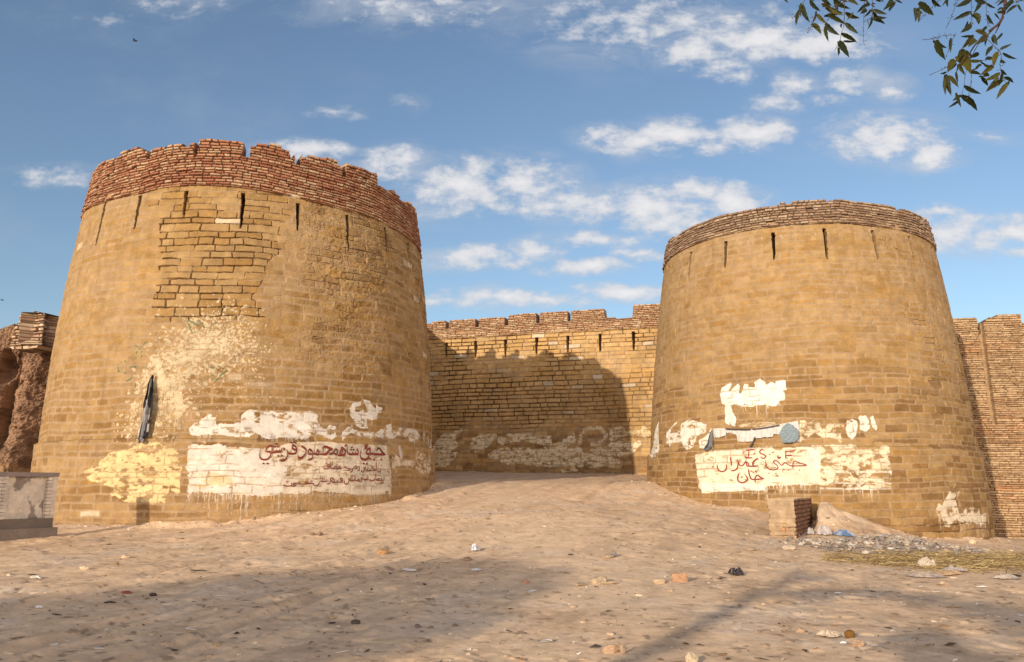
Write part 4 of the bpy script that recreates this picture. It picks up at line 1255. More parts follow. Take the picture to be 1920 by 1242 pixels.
def stone(px, py, wpx, hpx, col, label, cat='stone', name='stone', seed=0, rot=None, depth=1.0, smooth=False, rough=.16, planes=6, sink=.22, group=None):
    rng = np.random.RandomState(seed + int(px) * 7)
    p, m = mpp(px, py)
    w, h = wpx * m, hpx * m
    v, f = lump(rng, (w, w * .7 * depth, h * 1.15), ICO3, rough, planes)
    v = rot_z(v, rng.rand() * .8 if rot is None else rot)
    v[:, 2] += h * (.5 - sink)
    mb = MB()
    c = np.array(col)
    k = .8 + .4 * rng.rand(len(v))
    mb.add(v + p, f, [tuple(c * q) for q in k])
    o = mb.build(name, M_ROCK, None, smooth)
    return tag(o, label, cat, group or ('loose stones on the ground' if cat == 'stone' else None))


def brick(px, py, wpx, hpx, col, label, name='brick', seed=0, rot=.3, tilt=.0, cat='brick'):
    rng = np.random.RandomState(seed + int(px))
    p, m = mpp(px, py)
    w, h = wpx * m, hpx * m
    import bmesh
    bm = bmesh.new(); bmesh.ops.create_cube(bm, size=1)
    bmesh.ops.subdivide_edges(bm, edges=bm.edges[:], cuts=5, use_grid_fill=True)
    v = np.array([q.co[:] for q in bm.verts]); f = [tuple(q.index for q in fc.verts) for fc in bm.faces]; bm.free()
    rr = np.abs(v).copy(); corner = (rr > .45).sum(1)
    v = v * np.where(corner == 3, .86, np.where(corner == 2, .94, 1))[:, None]
    v = v * np.array([w, w * .55, h]) + rng.randn(len(v), 3) * .035 * h
    v[:, 2] += v[:, 0] * tilt + h * .42
    v = rot_z(v, rot) + p
    mb = MB(); c = np.array(col)
    mb.add(v, f, [tuple(c * (.8 + .4 * rng.rand())) for _ in v])
    return tag(mb.build(name, M_ROCK), label, cat)


def crumple(px, py, wpx, hpx, col, label, name='plastic_scrap', seed=0, height=.5, mat=None, cat='litter', col2=None, rot=0.0, depth=None, base=.01):
    """a sheet lying on the ground, wrinkled, torn at its edge"""
    rng = np.random.RandomState(seed + int(px) * 3)
    p, m = mpp(px, py)
    w = wpx * m; dp = (depth if depth is not None else .7) * w; h = hpx * m * height
    n = 22
    uu, vv = np.meshgrid(np.linspace(-1, 1, n), np.linspace(-1, 1, n))
    # square to rounded outline with a torn edge
    th = np.arctan2(vv, uu); rr_ = np.maximum(np.abs(uu), np.abs(vv))
    ed = .72 + .4 * vnoise(np.cos(th) * 2 + seed * 3.1 + 50, np.sin(th) * 2 + 50, 801)
    xx = rr_ * np.cos(th) * ed * w * .55; yy = rr_ * np.sin(th) * ed * dp * .55
    rid = 1 - np.abs(fbm(uu * 1.5 + seed * 5 + 30, vv * 1.5 + 30, 802, 3) - .5) * 4
    rid2 = 1 - np.abs(fbm(uu * 3.2 + seed * 2 + 60, vv * 3.2 + 7, 805, 2) - .5) * 4
    zz_ = h * (np.clip(rid, 0, 1) * .42 + .30 * np.clip(rid2, 0, 1) + .35 * fbm(uu * 3 + seed, vv * 3 + 20, 803, 3)) * (1 - .8 * rr_ ** 3) + base
    c_, s_ = math.cos(rot), math.sin(rot)
    X_ = p[0] + xx * c_ - yy * s_; Y_ = p[1] + xx * s_ + yy * c_
    Z_ = gfull(X_, Y_) + zz_
    c0 = np.array(col); c1 = np.array(col2 if col2 is not None else col)
    t = sstep(.45, .55, fbm(uu * 2.5 + seed + 9, vv * 2.5 + 9, 804, 3))
    cc = lerp(c0, c1, t[..., None])
    me = mesh_np(name, np.stack([X_, Y_, Z_], -1).reshape(-1, 3), grid_faces(n, n).reshape(-1, 4), cc.reshape(-1, 3))
    o = link(name, me, mat or M_PLASTIC)
    return tag(o, label, cat, {'bag': 'bags thrown away on the ground', 'litter': 'scraps of paper and plastic on the ground', 'sheet': 'torn sack sheets by the straw'}.get(cat))


def stick(px, py, wpx, rpx, col, label, seed=0, rot=0.0, name='stick', cat='stick', bend=.1):
    rng = np.random.RandomState(seed + int(px))
    p, m = mpp(px, py)
    L_ = wpx * m; pts = []
    for t in np.linspace(-.5, .5, 6):
        x_ = p[0] + t * L_ * math.cos(rot); y_ = p[1] + t * L_ * math.sin(rot) + bend * L_ * (t * t - .1)
        pts.append((x_, y_, float(gfull(x_, y_)) + rpx * m * .7 + .01 * rng.rand()))
    mb = MB(); mb.tube(pts, [rpx * m * q for q in (.6, 1, .9, 1, .8, .5)], 6, col)
    return tag(mb.build(name, M_WOOD), label, cat)


TAN = (.42, .30, .20)
stone(717, 1038, 24, 11, (.40, .235, .12), 'orange brown chunk of stone on the sunlit slope below the left tower', seed=1, rot=.1)
stone(876, 1052, 19, 8, (.26, .17, .11), 'flat dark brown stone below the crumpled silver plastic', seed=2)
crumple(891, 1034, 17, 15, (.62, .63, .68), 'crumpled silver white plastic bag in mid slope', 'plastic_bag', 3, 1.0, col2=(.3, .3, .36), cat='bag', depth=.8)
crumple(768, 1071, 28, 8, (.62, .56, .54), 'pale thin plastic sheet lying in the shade', 'plastic_scrap', 4, .5)
crumple(893, 1071, 20, 7, (.58, .57, .58), 'small pale folded scrap near the flat brown stone', 'plastic_scrap', 5, .7)
stone(985, 1094, 17, 9, (.44, .26, .19), 'pinkish round stone alone in the shade', seed=6)
stone(1124, 1094, 34, 20, (.45, .34, .23), 'large pale stone half buried, at mid slope', seed=7, sink=.35)
stick(1142, 1096, 32, 2.6, (.40, .30, .19), 'short broken board leaning by the large pale stone', 8, .25, 'board', 'board')
stone(1090, 1098, 26, 6, (.42, .31, .2), 'low flat stone left of the large pale stone', seed=9)
stone(1140, 1046, 26, 10, (.38, .29, .20), 'grey clod up the slope beside a dark rag', seed=10)
crumple(1152, 1044, 9, 10, (.20, .20, .20), 'small dark rag by a grey clod', 'rag', 11, 1.2, M_CLOTH, 'rag')
brick(1275, 1090, 26, 15, (.44, .26, .16), 'loose red brick standing out on the slope', seed=12, rot=.25)
brick(1236, 1094, 19, 8, (.45, .33, .22), 'small pale half brick left of the red brick', seed=13, rot=.1)
crumple(1381, 1080, 27, 16, (.018, .016, .02), 'crumpled black plastic bag on bare sand', 'plastic_bag', 14, 1.1, cat='bag', depth=.7, col2=(.035, .02, .022))
stone(1148, 1224, 38, 17, (.43, .285, .185), 'large flat reddish stone near the bottom edge', seed=15, depth=.8, sink=.3)
stone(1168, 1226, 16, 20, (.42, .31, .21), 'upright stone leaning against the large flat one', seed=16)
stone(1298, 1245, 25, 26, (.50, .40, .28), 'pale square block cut by the bottom edge', seed=17, rot=.3, planes=8)
stone(1594, 1196, 25, 14, (.17, .085, .02), 'smooth brown gourd like lump near the bottom right', cat='lump', name='brown_lump', seed=18, smooth=True, rough=.03, planes=1, sink=.12)
crumple(1552, 1196, 42, 14, (.48, .39, .29), 'dusty pale rag left of the brown lump', 'rag', 19, .9, M_CLOTH, 'rag')
stick(1567, 1190, 14, 1.2, (.10, .06, .04), 'thin dark forked twig beside the brown lump', 20, .9, 'twig', 'twig')
stone(1607, 1211, 34, 13, (.46, .31, .205), 'pinkish flat stone in front of the brown lump', seed=21)
crumple(1582, 1208, 13, 6, (.80, .79, .78), 'white paper scrap left of the pinkish stone', 'paper_scrap', 22, .6)
stone(1502, 1186, 17, 11, (.40, .28, .19), 'round clod left of the dusty rag', seed=23)
stone(667, 1170, 17, 9, (.10, .075, .06), 'blackened stone in deep shade at lower centre', seed=24)
stone(784, 1177, 14, 8, (.22, .17, .14), 'grey stone right of the blackened one', seed=25)
stone(847, 1191, 13, 6, (.48, .40, .34), 'whitish stone low in the shade', seed=26)
stone(600, 1004, 12, 7, (.26, .17, .11), 'dark stone chip on the slope under the big notice', seed=27)
stone(586, 1004, 10, 6, (.20, .14, .10), 'smaller chip left of the dark stone chip', seed=28)
stone(236, 1046, 18, 7, (.50, .37, .24), 'tan stone on the sunlit ground at left', seed=29)
stone(218, 1060, 14, 7, (.33, .22, .14), 'brown clod in front of the tan stone', seed=30)
stone(158, 1068, 18, 7, (.55, .42, .29), 'pale stone on the sunlit ground far left', seed=31)
crumple(66, 1085, 22, 8, (.66, .58, .50), 'pale crumpled scrap on the sunlit ground at far left', 'plastic_scrap', 32, .6)
stick(372, 1071, 30, 1.3, (.07, .055, .055), 'dark stick lying at the edge of the shade', 33, .05)
crumple(237, 1113, 20, 6, (.30, .07, .05), 'dull red wrapper in the shade at left', 'wrapper', 34, .6)
stone(288, 1118, 15, 7, (.07, .05, .045), 'dark clump right of the red wrapper', seed=35)
stick(206, 1131, 20, 1.6, (.05, .04, .04), 'short dark stick below the red wrapper', 36, .1)
crumple(72, 1141, 14, 6, (.70, .68, .66), 'small white scrap in the shade at far left', 'paper_scrap', 37, .7)
stick(15, 1228, 18, 1.4, (.62, .55, .47), 'white stick in the bottom left corner', 38, .3)
stone(407, 1211, 17, 5, (.46, .33, .19), 'tan chip in the shade at bottom left', seed=39)
stone(622, 1160, 14, 7, (.44, .32, .20), 'light stone just above the bottom centre shade', seed=40)
stone(1480, 1031, 24, 11, (.47, .37, .27), 'pale slab in front of the brick pier', seed=41)
stone(1408, 1032, 22, 6, (.36, .26, .18), 'flat clod left of the pale slab', seed=42)
stone(1823, 1020, 17, 11, (.58, .45, .30), 'cream stone at the foot of the shorter tower', seed=43)
stone(1757, 1047, 12, 10, (.66, .52, .24), 'yellowish lump on the straw', seed=44, smooth=True, rough=.05, planes=2)
crumple(1571, 1114, 14, 4, (.80, .77, .74), 'white chip of paper on bare ground at right', 'paper_scrap', 45, .5)
crumple(1736, 1082, 60, 13, (.40, .32, .27), 'greyish torn sack sheet spread in front of the straw', 'sack_sheet', 46, .6, M_CLOTH, 'sheet')
crumple(1775, 1078, 52, 14, (.45, .29, .17), 'brown torn sack sheet beside the greyish one', 'sack_sheet', 47, .6, M_CLOTH, 'sheet')
crumple(1738, 1063, 36, 20, (.48, .40, .33), 'pale torn sheet with one corner standing up', 'sack_sheet', 48, 1.0, M_CLOTH, 'sheet', rot=.3)
crumple(1792, 1072, 40, 16, (.38, .32, .29), 'grey wrinkled plastic heap behind the brown sack', 'plastic_scrap', 49, .7)
crumple(1888, 1086, 44, 12, (.42, .355, .30), 'pale crushed bag at the right edge', 'plastic_scrap', 50, .8)
stick(1901, 1082, 32, 2.0, (.03, .022, .02), 'charred stick at the right edge', 51, .08)
crumple(1840, 1102, 22, 4, (.70, .68, .68), 'thin white strip below the straw', 'paper_scrap', 52, .5, depth=.2)
stone(1770, 1097, 20, 9, (.47, .35, .24), 'pale clod in front of the brown sack', seed=53)
crumple(1546, 1004, 28, 15, (.42, .37, .36), 'full grey rubbish bag in the corner beside the pier', 'rubbish_bag', 54, 1.5, cat='bag', depth=.6, col2=(.35, .31, .31))
crumple(1582, 1005, 40, 10, (.10, .16, .30), 'blue rubbish bag on the sand bank', 'rubbish_bag', 55, 1.3, cat='bag', depth=.45, col2=(.30, .34, .42))
crumple(1520, 1003, 14, 12, (.36, .32, .32), 'small grey bag nearest the pier', 'rubbish_bag', 56, 1.2, cat='bag')
stone(950, 1232, 10, 5, (.40, .30, .2), 'small clod at the bottom centre', seed=57)
stick(1790, 1140, 34, .8, (.36, .25, .12), 'thin curved stalk on bare sand at right', 58, .2, 'stalk', 'stalk', .4)
stone(1075, 1140, 14, 7, (.45, .34, .24), 'pale clod on the bare sand below the board', seed=59)
stone(1420, 1186, 14, 5, (.30, .24, .19), 'grey flat chip left of the round clod', seed=60)

# small gravel and litter nobody could count
rng = np.random.RandomState(77)
mb = MB()
v1, f1_ = ICO1
N = 2300
th = np.radians(rng.uniform(-36, 36, N)); rr = 6.5 + 24 * rng.rand(N) ** 1.25
gx, gy = rr * np.sin(th), rr * np.cos(th)
cl = fbm(gx * .7, gy * .7, 821, 3)
ok = (rng.rand(N) < sstep(.35, .7, cl) * 1.0 + .12)
inT = (np.hypot(gx - TL.X, gy - TL.Y) < 5.9) | (np.hypot(gx - TR.X, gy - TR.Y) < 5.3)
gx, gy = gx[ok & ~inT], gy[ok & ~inT]
bx = rng.uniform(8.0, 11.2, 240); gx = np.r_[gx, bx]; gy = np.r_[gy, 22.2 + .5 * rng.randn(240)]     # clods on the bank
for T_, k_ in ((TL, 420), (TR, 420)):                       # bits fallen along the foot of the towers
    ph = T_.ph0 + rng.uniform(-1.3, 1.3, k_); rr = float(T_.R(-1.0)) + .02 + np.abs(rng.randn(k_)) * .28
    gx = np.r_[gx, T_.X + rr * np.cos(ph)]; gy = np.r_[gy, T_.Y + rr * np.sin(ph)]
q_ = PM.pos(rng.uniform(-4, 5, 260), 0, np.abs(rng.randn(260)) * .3 + .02); gx = np.r_[gx, q_[:, 0]]; gy = np.r_[gy, q_[:, 1]]
gz = gfull(gx, gy)
for i in range(len(gx)):
    s = (.008 + .032 * rng.rand() ** 6) * (1 + .02 * gy[i])
    c = np.array([(.52, .38, .27), (.44, .31, .21), (.58, .46, .34), (.30, .21, .15)][rng.randint(4)]) * (.8 + .4 * rng.rand())
    v = v1 * np.array([s * (1 + rng.rand()), s * (.7 + .6 * rng.rand()), s * (.4 + .5 * rng.rand())]) * (1 + .35 * (rng.rand(len(v1), 1) - .5))
    mb.add(rot_z(v, rng.rand() * 6.3) + np.array([gx[i], gy[i], gz[i] - s * .05]), f1_, tuple(c))
tag(mb.build('gravel', M_ROCK), 'scattered pebbles and clods on the sand', 'gravel', kind='stuff')
mb = MB()
N = 1100
th = np.radians(rng.uniform(-35, 35, N)); rr = 6.5 + 20 * rng.rand(N) ** 1.1
for i in range(N):
    x_, y_ = rr[i] * math.sin(th[i]), rr[i] * math.cos(th[i])
    if math.hypot(x_ - TL.X, y_ - TL.Y) < 6 or math.hypot(x_ - TR.X, y_ - TR.Y) < 5.4: continue
    L_ = .015 + .065 * rng.rand() ** 3; w = L_ * (.12 + .5 * rng.rand()); a = rng.rand() * 6.3
    c = [(.07, .05, .04), (.12, .08, .05), (.62, .58, .55), (.45, .36, .26), (.10, .07, .06), (.30, .18, .10)][rng.randint(6)]
    z_ = float(gfull(x_, y_)) + .006
    q = np.array([(-L_, -w, 0), (L_ * .3, -w * 1.1, .012 * rng.rand()), (L_, w * .4, .02 * rng.rand()), (0, w, .02 * rng.rand())])
    q2 = np.vstack([q, q + np.array([0, 0, .004])])
    mb.add(rot_z(q2, a) + np.array([x_, y_, z_]), [(3, 2, 1, 0), (4, 5, 6, 7), (0, 1, 5, 4), (1, 2, 6, 5), (2, 3, 7, 6), (3, 0, 4, 7)], c)
tag(mb.build('litter', M_ROCK), 'tiny twigs, chips and paper bits strewn about', 'litter', kind='stuff')

# grey rubble heap and straw at the right
mb = MB()
hc = on_ground(1668, 1030)
m_ = hc[1] / F_PX


def heap_h(x_, y_):
    q = ((x_ - hc[0]) / 1.35) ** 2 + ((y_ - hc[1]) / 1.15) ** 2
    return .30 * np.exp(-q * 1.1)


n = 90
xx, yy = np.meshgrid(np.linspace(-2.3, 2.3, n), np.linspace(-2.0, 2.0, n))
X_, Y_ = xx + hc[0], yy + hc[1]
Z_ = gfull(X_, Y_) + heap_h(X_, Y_) - .035 + .05 * (fbm(X_ * 5, Y_ * 5, 831, 4) - .5)
b0 = len(mb.v)
cc = lerp(C(.30, .245, .20), C(.46, .34, .24), fbm(X_ * 4, Y_ * 4, 832, 4)[..., None]).reshape(-1, 3)
mb.add(np.stack([X_, Y_, Z_], -1).reshape(-1, 3), [tuple(q) for q in grid_faces(n, n).reshape(-1, 4)], [tuple(q) for q in cc])
for i in range(2300):
    x_, y_ = hc[0] + rng.randn() * .95, hc[1] + rng.randn() * .72
    s = .012 + .05 * rng.rand() ** 4
    z_ = float(gfull(x_, y_)) + float(heap_h(x_, y_))
    c = np.array([(.28, .24, .21), (.38, .30, .235), (.22, .185, .16), (.44, .33, .235), (.46, .41, .36)][rng.randint(5)]) * (.8 + .4 * rng.rand())
    v = v1 * np.array([s * (1 + rng.rand()), s * (.6 + .6 * rng.rand()), s * (.4 + .5 * rng.rand())]) * (1 + .5 * (rng.rand(len(v1), 1) - .5))
    mb.add(rot_z(v, rng.rand() * 6.3) + np.array([x_, y_, z_]), f1_, tuple(c))
tag(mb.build('rubble', M_ROCK), 'low heap of grey rubble in front of the shorter tower', 'rubble', kind='stuff')
mb = MB()
for i in range(3400):
    px = rng.uniform(1545, 1990); t = (px - 1545) / 445
    py = 1050 + 12 * (t - .2) + rng.randn() * (5 + 5 * t)
    if px < 1640 and rng.rand() < .7: continue
    p = ground_at(px, py)
    a = rng.randn() * .5 + (0 if rng.rand() < .7 else 1.2)
    L_ = .10 + .28 * rng.rand(); z_ = float(gfull(p[0], p[1])) + .01 + .07 * rng.rand() ** 2
    dx, dy = math.cos(a) * L_ * .5, math.sin(a) * L_ * .5
    c = np.array([(.46, .33, .14), (.36, .24, .10), (.56, .43, .22), (.26, .17, .08)][rng.randint(4)]) * (.8 + .4 * rng.rand())
    mb.tube([(p[0] - dx, p[1] - dy, z_ + .02 * rng.randn()), (p[0], p[1], z_ + .02 * rng.rand()), (p[0] + dx, p[1] + dy, z_ + .02 * rng.randn())], .003 + .0035 * rng.rand(), 3, tuple(c))
tag(mb.build('straw', M_STRAW), 'flattened yellow straw in front of the rubble', 'straw', kind='stuff')

SKY_STRENGTH, SKY_SAT, SKY_VAL = .13, .96, .83
SUN_E, SUN_COL, EXPOSURE = 3.0, (1.0, .85, .65), .52
CLOUD, CLOUD_LO = (4.7, 4.6, 4.6, 1), (2.8, 3.0, 3.4, 1)
REAR_FILL, REAR_FILL_T = (16.0, 13.4, 10.6, 1), .32

# ================================================================== CLOTHS HANGING ON THE TOWERS
def hung(T, name, label, cat, rows, oyx, sc, fold, colfn, offs, seed, n=26, parent=None, mat=None, root=None):
    """rows: (y, x_left, x_right) in a traced crop - a folded cloth hanging in front of the wall"""
    ox, oy = oyx
    ys = np.linspace(rows[0][0], rows[-1][0], 60)
    R_ = np.array(rows, float)
    xl = np.interp(ys, R_[:, 0], R_[:, 1]); xr = np.interp(ys, R_[:, 0], R_[:, 2])
    G = np.zeros((len(ys), n, 3)); K = np.zeros((len(ys), n, 3))
    for i, y in enumerate(ys):
        a = T.at(ox + xl[i] / sc, oy + y / sc); b = T.at(ox + xr[i] / sc, oy + y / sc)
        for j in range(n):
            t = j / (n - 1)
            u = a[0] + (b[0] - a[0]) * t; v = a[1] + (b[1] - a[1]) * t
            f = fold * (.5 + .5 * math.sin(t * 11 + i * .05 + seed)) * min(1, i / 12 + .15) + .4 * fold * float(vnoise(t * 4 + seed, i * .16, 901))
            G[i, j] = T.pos(u, v, offs + f)
            K[i, j] = colfn(t, i / (len(ys) - 1))
    return G, K


def cloth_solid(name, G, K, mat, parent=None, th=.012, T=None, sel=None):
    nrm = np.array([T.X, T.Y]); d_ = G[..., :2] - nrm; d_ /= np.linalg.norm(d_, axis=-1, keepdims=True)
    Gi = G.copy(); Gi[..., :2] -= d_ * th
    s_ = np.ones((G.shape[0] - 1, G.shape[1] - 1), bool) if sel is None else sel
    return thick(name, G, Gi, K, K, s_, mat, parent)


def black_col(t, s):  # grey areas stand for sheen on black cloth, put into the colour
    n_ = float(vnoise(t * 5 + 3, s * 9 + 2, 902))
    if t < .26 and s > .36: return (.36, .35, .35) if n_ > .25 else (.07, .065, .065)
    if .30 < t < .66 and .06 < s < .58: return (.27, .26, .24) if n_ > .28 else (.04, .04, .038)
    if s > .58 and t > .38 and n_ > .50: return (.52, .50, .51)
    return (.022, .02, .022)


G, K = hung(TL, 'flag', '', '', [(40, 430, 452), (110, 408, 452), (180, 382, 454), (300, 358, 460), (450, 318, 464), (600, 288, 458), (740, 270, 424), (860, 242, 400), (960, 222, 386), (1050, 204, 374), (1080, 200, 320), (1165, 228, 276)], (240, 700), 8.875, .10, black_col, .05, 2)
fl_ = cloth_solid('hanging_cloth', G, K, M_CLOTH, None, .012, TL)
tag(fl_, 'rolled black cloth with grey sheen in its colour hanging on cream splashed stone of the taller tower', 'cloth')

ban = empty('torn_banner', tuple(TR.pos(*TR.at(1420, 810), 0))); tag(ban, 'torn pale banner strip with a blue grey emblem, strung across the shorter tower', 'banner')
tx = np.array([(285, 325), (420, 318), (520, 330), (700, 348), (950, 345), (1000, 328), (1200, 294), (1460, 256), (1520, 238), (1790, 186), (1805, 300)], float)
bx_ = np.array([(285, 500), (310, 500), (500, 455), (520, 395), (640, 415), (690, 440), (700, 560), (980, 560), (1010, 520), (1030, 500), (1340, 475), (1360, 425), (1480, 440), (1500, 575), (1740, 590), (1805, 555)], float)
ncol, nrow = 150, 24
xs = np.linspace(285, 1803, ncol)
yt = np.interp(xs, tx[:, 0], tx[:, 1]); yb = np.interp(xs, bx_[:, 0], bx_[:, 1])
G = np.zeros((nrow, ncol, 3)); K = np.zeros((nrow, ncol, 3))
for j in range(ncol):
    for i in range(nrow):
        s_ = i / (nrow - 1)
        y = yt[j] + (yb[j] - yt[j] + 14 * (float(vnoise(xs[j] * .05, 3, 903)) - .5)) * s_
        u, v = TR.at(1310 + xs[j] / 9.6, 770 + y / 9.6)
        f = .03 * math.sin(xs[j] * .06) * s_ + .05 * float(vnoise(xs[j] * .02, s_ * 2, 904))
        G[i, j] = TR.pos(u, v, .03 + f)
        w_ = .9 + .2 * float(vnoise(xs[j] * .05, s_ * 6, 905))
        K[i, j] = np.array((.56, .51, .495)) * w_
cloth_solid('banner_cloth', G, K, M_CLOTH, ban, .006, TR)
for p4 in (((520, 322), (955, 335), 22), ((985, 333), (1465, 258), 16)):
    mb = MB()
    pts = []
    for t in np.linspace(0, 1, 24):
        x_ = p4[0][0] + (p4[1][0] - p4[0][0]) * t; y_ = p4[0][1] + (p4[1][1] - p4[0][1]) * t + 6 * math.sin(t * 3.1)
        u, v = TR.at(1310 + x_ / 9.6, 770 + (y_ + 10) / 9.6)
        pts.append(TR.pos(u, v, .115))
    mb.tube(pts, [.022 if p4[2] > 20 else .016] * len(pts), 6, (.06, .055, .065))
    mb.build('hem_roll', M_CLOTH, ban)
# emblem: a scalloped blue grey shape with pale brush marks
em = [(1465, 420), (1490, 370), (1520, 310), (1560, 270), (1600, 235), (1625, 232), (1660, 255), (1710, 270), (1725, 310), (1765, 320), (1795, 370), (1800, 440), (1790, 520), (1740, 565), (1640, 580), (1540, 585), (1505, 560), (1495, 500)]
mb = MB()
c0 = (1640, 420)
ring = [TR.pos(*TR.at(1310 + x_ / 9.6, 770 + y_ / 9.6), .15) for x_, y_ in em]
mid_ = TR.pos(*TR.at(1310 + c0[0] / 9.6, 770 + c0[1] / 9.6), .154)
ringb = [TR.pos(*TR.at(1310 + x_ / 9.6, 770 + y_ / 9.6), .135) for x_, y_ in em]
k_ = len(em)
mb.add(ring + [mid_] + ringb, [(i, (i + 1) % k_, k_) for i in range(k_)] + [(i, k_ + 1 + i, k_ + 1 + (i + 1) % k_, (i + 1) % k_) for i in range(k_)], [(.16, .215, .255)] * (2 * k_ + 1))
emb = mb.build('emblem', M_CLOTH, ban)
mb = MB()
for st in ([(1530, 330), (1560, 350), (1600, 320), (1640, 345)], [(1620, 280), (1650, 300), (1690, 290)], [(1560, 540), (1640, 470), (1660, 400)], [(1630, 560), (1700, 500), (1730, 400)], [(1500, 420), (1530, 400), (1560, 420)], [(1590, 390), (1640, 400)], [(1650, 320), (1700, 350), (1740, 345)], [(1520, 470), (1580, 440)]):
    P = catmull([TR.at(1310 + a / 9.6, 770 + b / 9.6) for a, b in st], 4)
    mb.tube([TR.pos(q[0], q[1], .156) for q in P], .010, 5, (.36, .39, .41))
mb.build('emblem_lettering', M_CLOTH, ban)
mb = MB()
pts = [TR.pos(*TR.at(1310 + x_ / 9.6, 770 + y_ / 9.6), .06) for x_, y_ in ((1022, 480), (1010, 530), (985, 590), (960, 630), (935, 668))]
mb.tube(pts, [.016, .03, .024, .036, .01], 5, (.06, .05, .05)); mb.build('torn_strip', M_CLOTH, ban)
mb = MB()
mb.tube([TR.pos(*TR.at(1310 + 278 / 9.6, 770 + y_ / 9.6), .10) for y_ in (320, 430, 560, 742)], .009, 5, (.25, .2, .17)); mb.build('cord', M_CLOTH, ban)

G, K = hung(TR, 'rag', '', '', [(345, 268, 276), (420, 246, 275), (520, 224, 275), (610, 204, 274), (650, 176, 268), (690, 158, 236), (722, 140, 180)], (1310, 770), 9.6, .10, lambda t, s: (.20, .23, .26) if t > .45 else (.10, .115, .13), .05, 5, 14)
rg = cloth_solid('hanging_rag', G, K, M_CLOTH, None, .012, TR)
tag(rg, 'narrow grey blue rag hanging at the left end of the torn banner', 'rag')

# ================================================================== BIRDS
def bird(px, py, dist, span, label, k):
    d_ = ray(px, py); p = d_ * dist / np.linalg.norm(d_)
    v, f = ICO2
    b = empty('bird', tuple(p)); tag(b, label, 'bird', 'birds high in the sky')
    mb = MB(); w = v.copy(); w = w * np.array([.5 * span, .13 * span, .13 * span])
    w[:, 1] *= 1 - .5 * (w[:, 0] < 0); w[:, 2] *= np.clip(1 + w[:, 0] / span, .25, 1.2)
    mb.add(w + p, f, (.012, .011, .011)); mb.build('body', M_CLOTH, b, True)
    for s_ in (-1, 1):
        mb = MB()
        q = np.array([(.15, 0, .02), (-.12, 0, .02), (-.22, s_ * .45, .14 + k), (-.02, s_ * .55, .17 + k), (.12, s_ * .3, .10 + k)]) * span
        q2 = np.vstack([q, q + np.array([0, 0, .02 * span])])
        mb.add(q2 + p, [(0, 1, 2, 3, 4), (9, 8, 7, 6, 5), (0, 5, 6, 1), (1, 6, 7, 2), (2, 7, 8, 3), (3, 8, 9, 4), (4, 9, 5, 0)], (.02, .018, .018))
        mb.build('wing', M_CLOTH, b)


bird(253, 77, 45, .26, 'larger dark bird flying above the taller tower', .03)
bird(4, 563, 60, .22, 'tiny dark bird at the left edge above the ruin', .0)
# ================================================================== TREES (one overhanging the view, two behind it that shade the ground)
CA_, SA_ = math.cos(SUN_AZ), math.sin(SUN_AZ)
ca_xy = lambda c, a: (c * CA_ + a * SA_, -c * SA_ + a * CA_)


def leaf_cloud(cen, rad, n, size, rng, shell=.35):
    """small pointed leaves through an ellipsoid"""
    d = rng.randn(n, 3); d /= np.linalg.norm(d, axis=1, keepdims=True)
    r = rng.rand(n, 1) ** shell
    p = np.array(cen) + d * r * np.array(rad)
    a = rng.randn(n, 3); a[:, 2] -= .6; a /= np.linalg.norm(a, axis=1, keepdims=True)
    b = np.cross(a, rng.randn(n, 3)); b /= np.linalg.norm(b, axis=1, keepdims=True)
    s = size * (.6 + .8 * rng.rand(n, 1))
    q = np.stack([p - a * s * .5, p + b * s * .17, p + a * s * .5, p - b * s * .17], 1)
    k = (.75 + .6 * rng.rand(n, 1)) * np.array([.045, .075, .018])
    return q.reshape(-1, 3), np.repeat(k, 4, axis=0)


def crown_mesh(clumps, size, seed, name, parent):
    rng = np.random.RandomState(seed)
    Vs, Ks = [], []
    for cen, rad, n in clumps:
        v, k = leaf_cloud(cen, rad, n, size, rng); Vs.append(v); Ks.append(k)
    V = np.concatenate(Vs); K = np.concatenate(Ks)
    return link(name, mesh_np(name, V, np.arange(len(V)).reshape(-1, 4), K), M_LEAF, parent)


def limb(mb, pts, r0, r1, seed):
    P = catmull(pts, 6)
    rng = np.random.RandomState(seed)
    P = P + rng.randn(*P.shape) * .015
    mb.tube(P, list(np.linspace(r0, r1, len(P))), 8, (.13, .09, .065))


# dense tree behind on the left: its crown shades the left half of the foreground
c0_, a0_ = -8.7, -15.5
x0_, y0_ = ca_xy(c0_, a0_); g0_ = float(ground_z(x0_, y0_))
t1 = empty('tree', (x0_, y0_, g0_)); tag(t1, 'broad dense tree behind the viewer whose crown shades the left foreground', 'tree')
mb = MB(); limb(mb, [(x0_, y0_, g0_ - .2), (x0_ + .1, y0_, g0_ + 1.4), (x0_ - .1, y0_ + .1, g0_ + 3.4)], .30, .2, 1); mb.build('trunk', M_WOOD, t1, True)
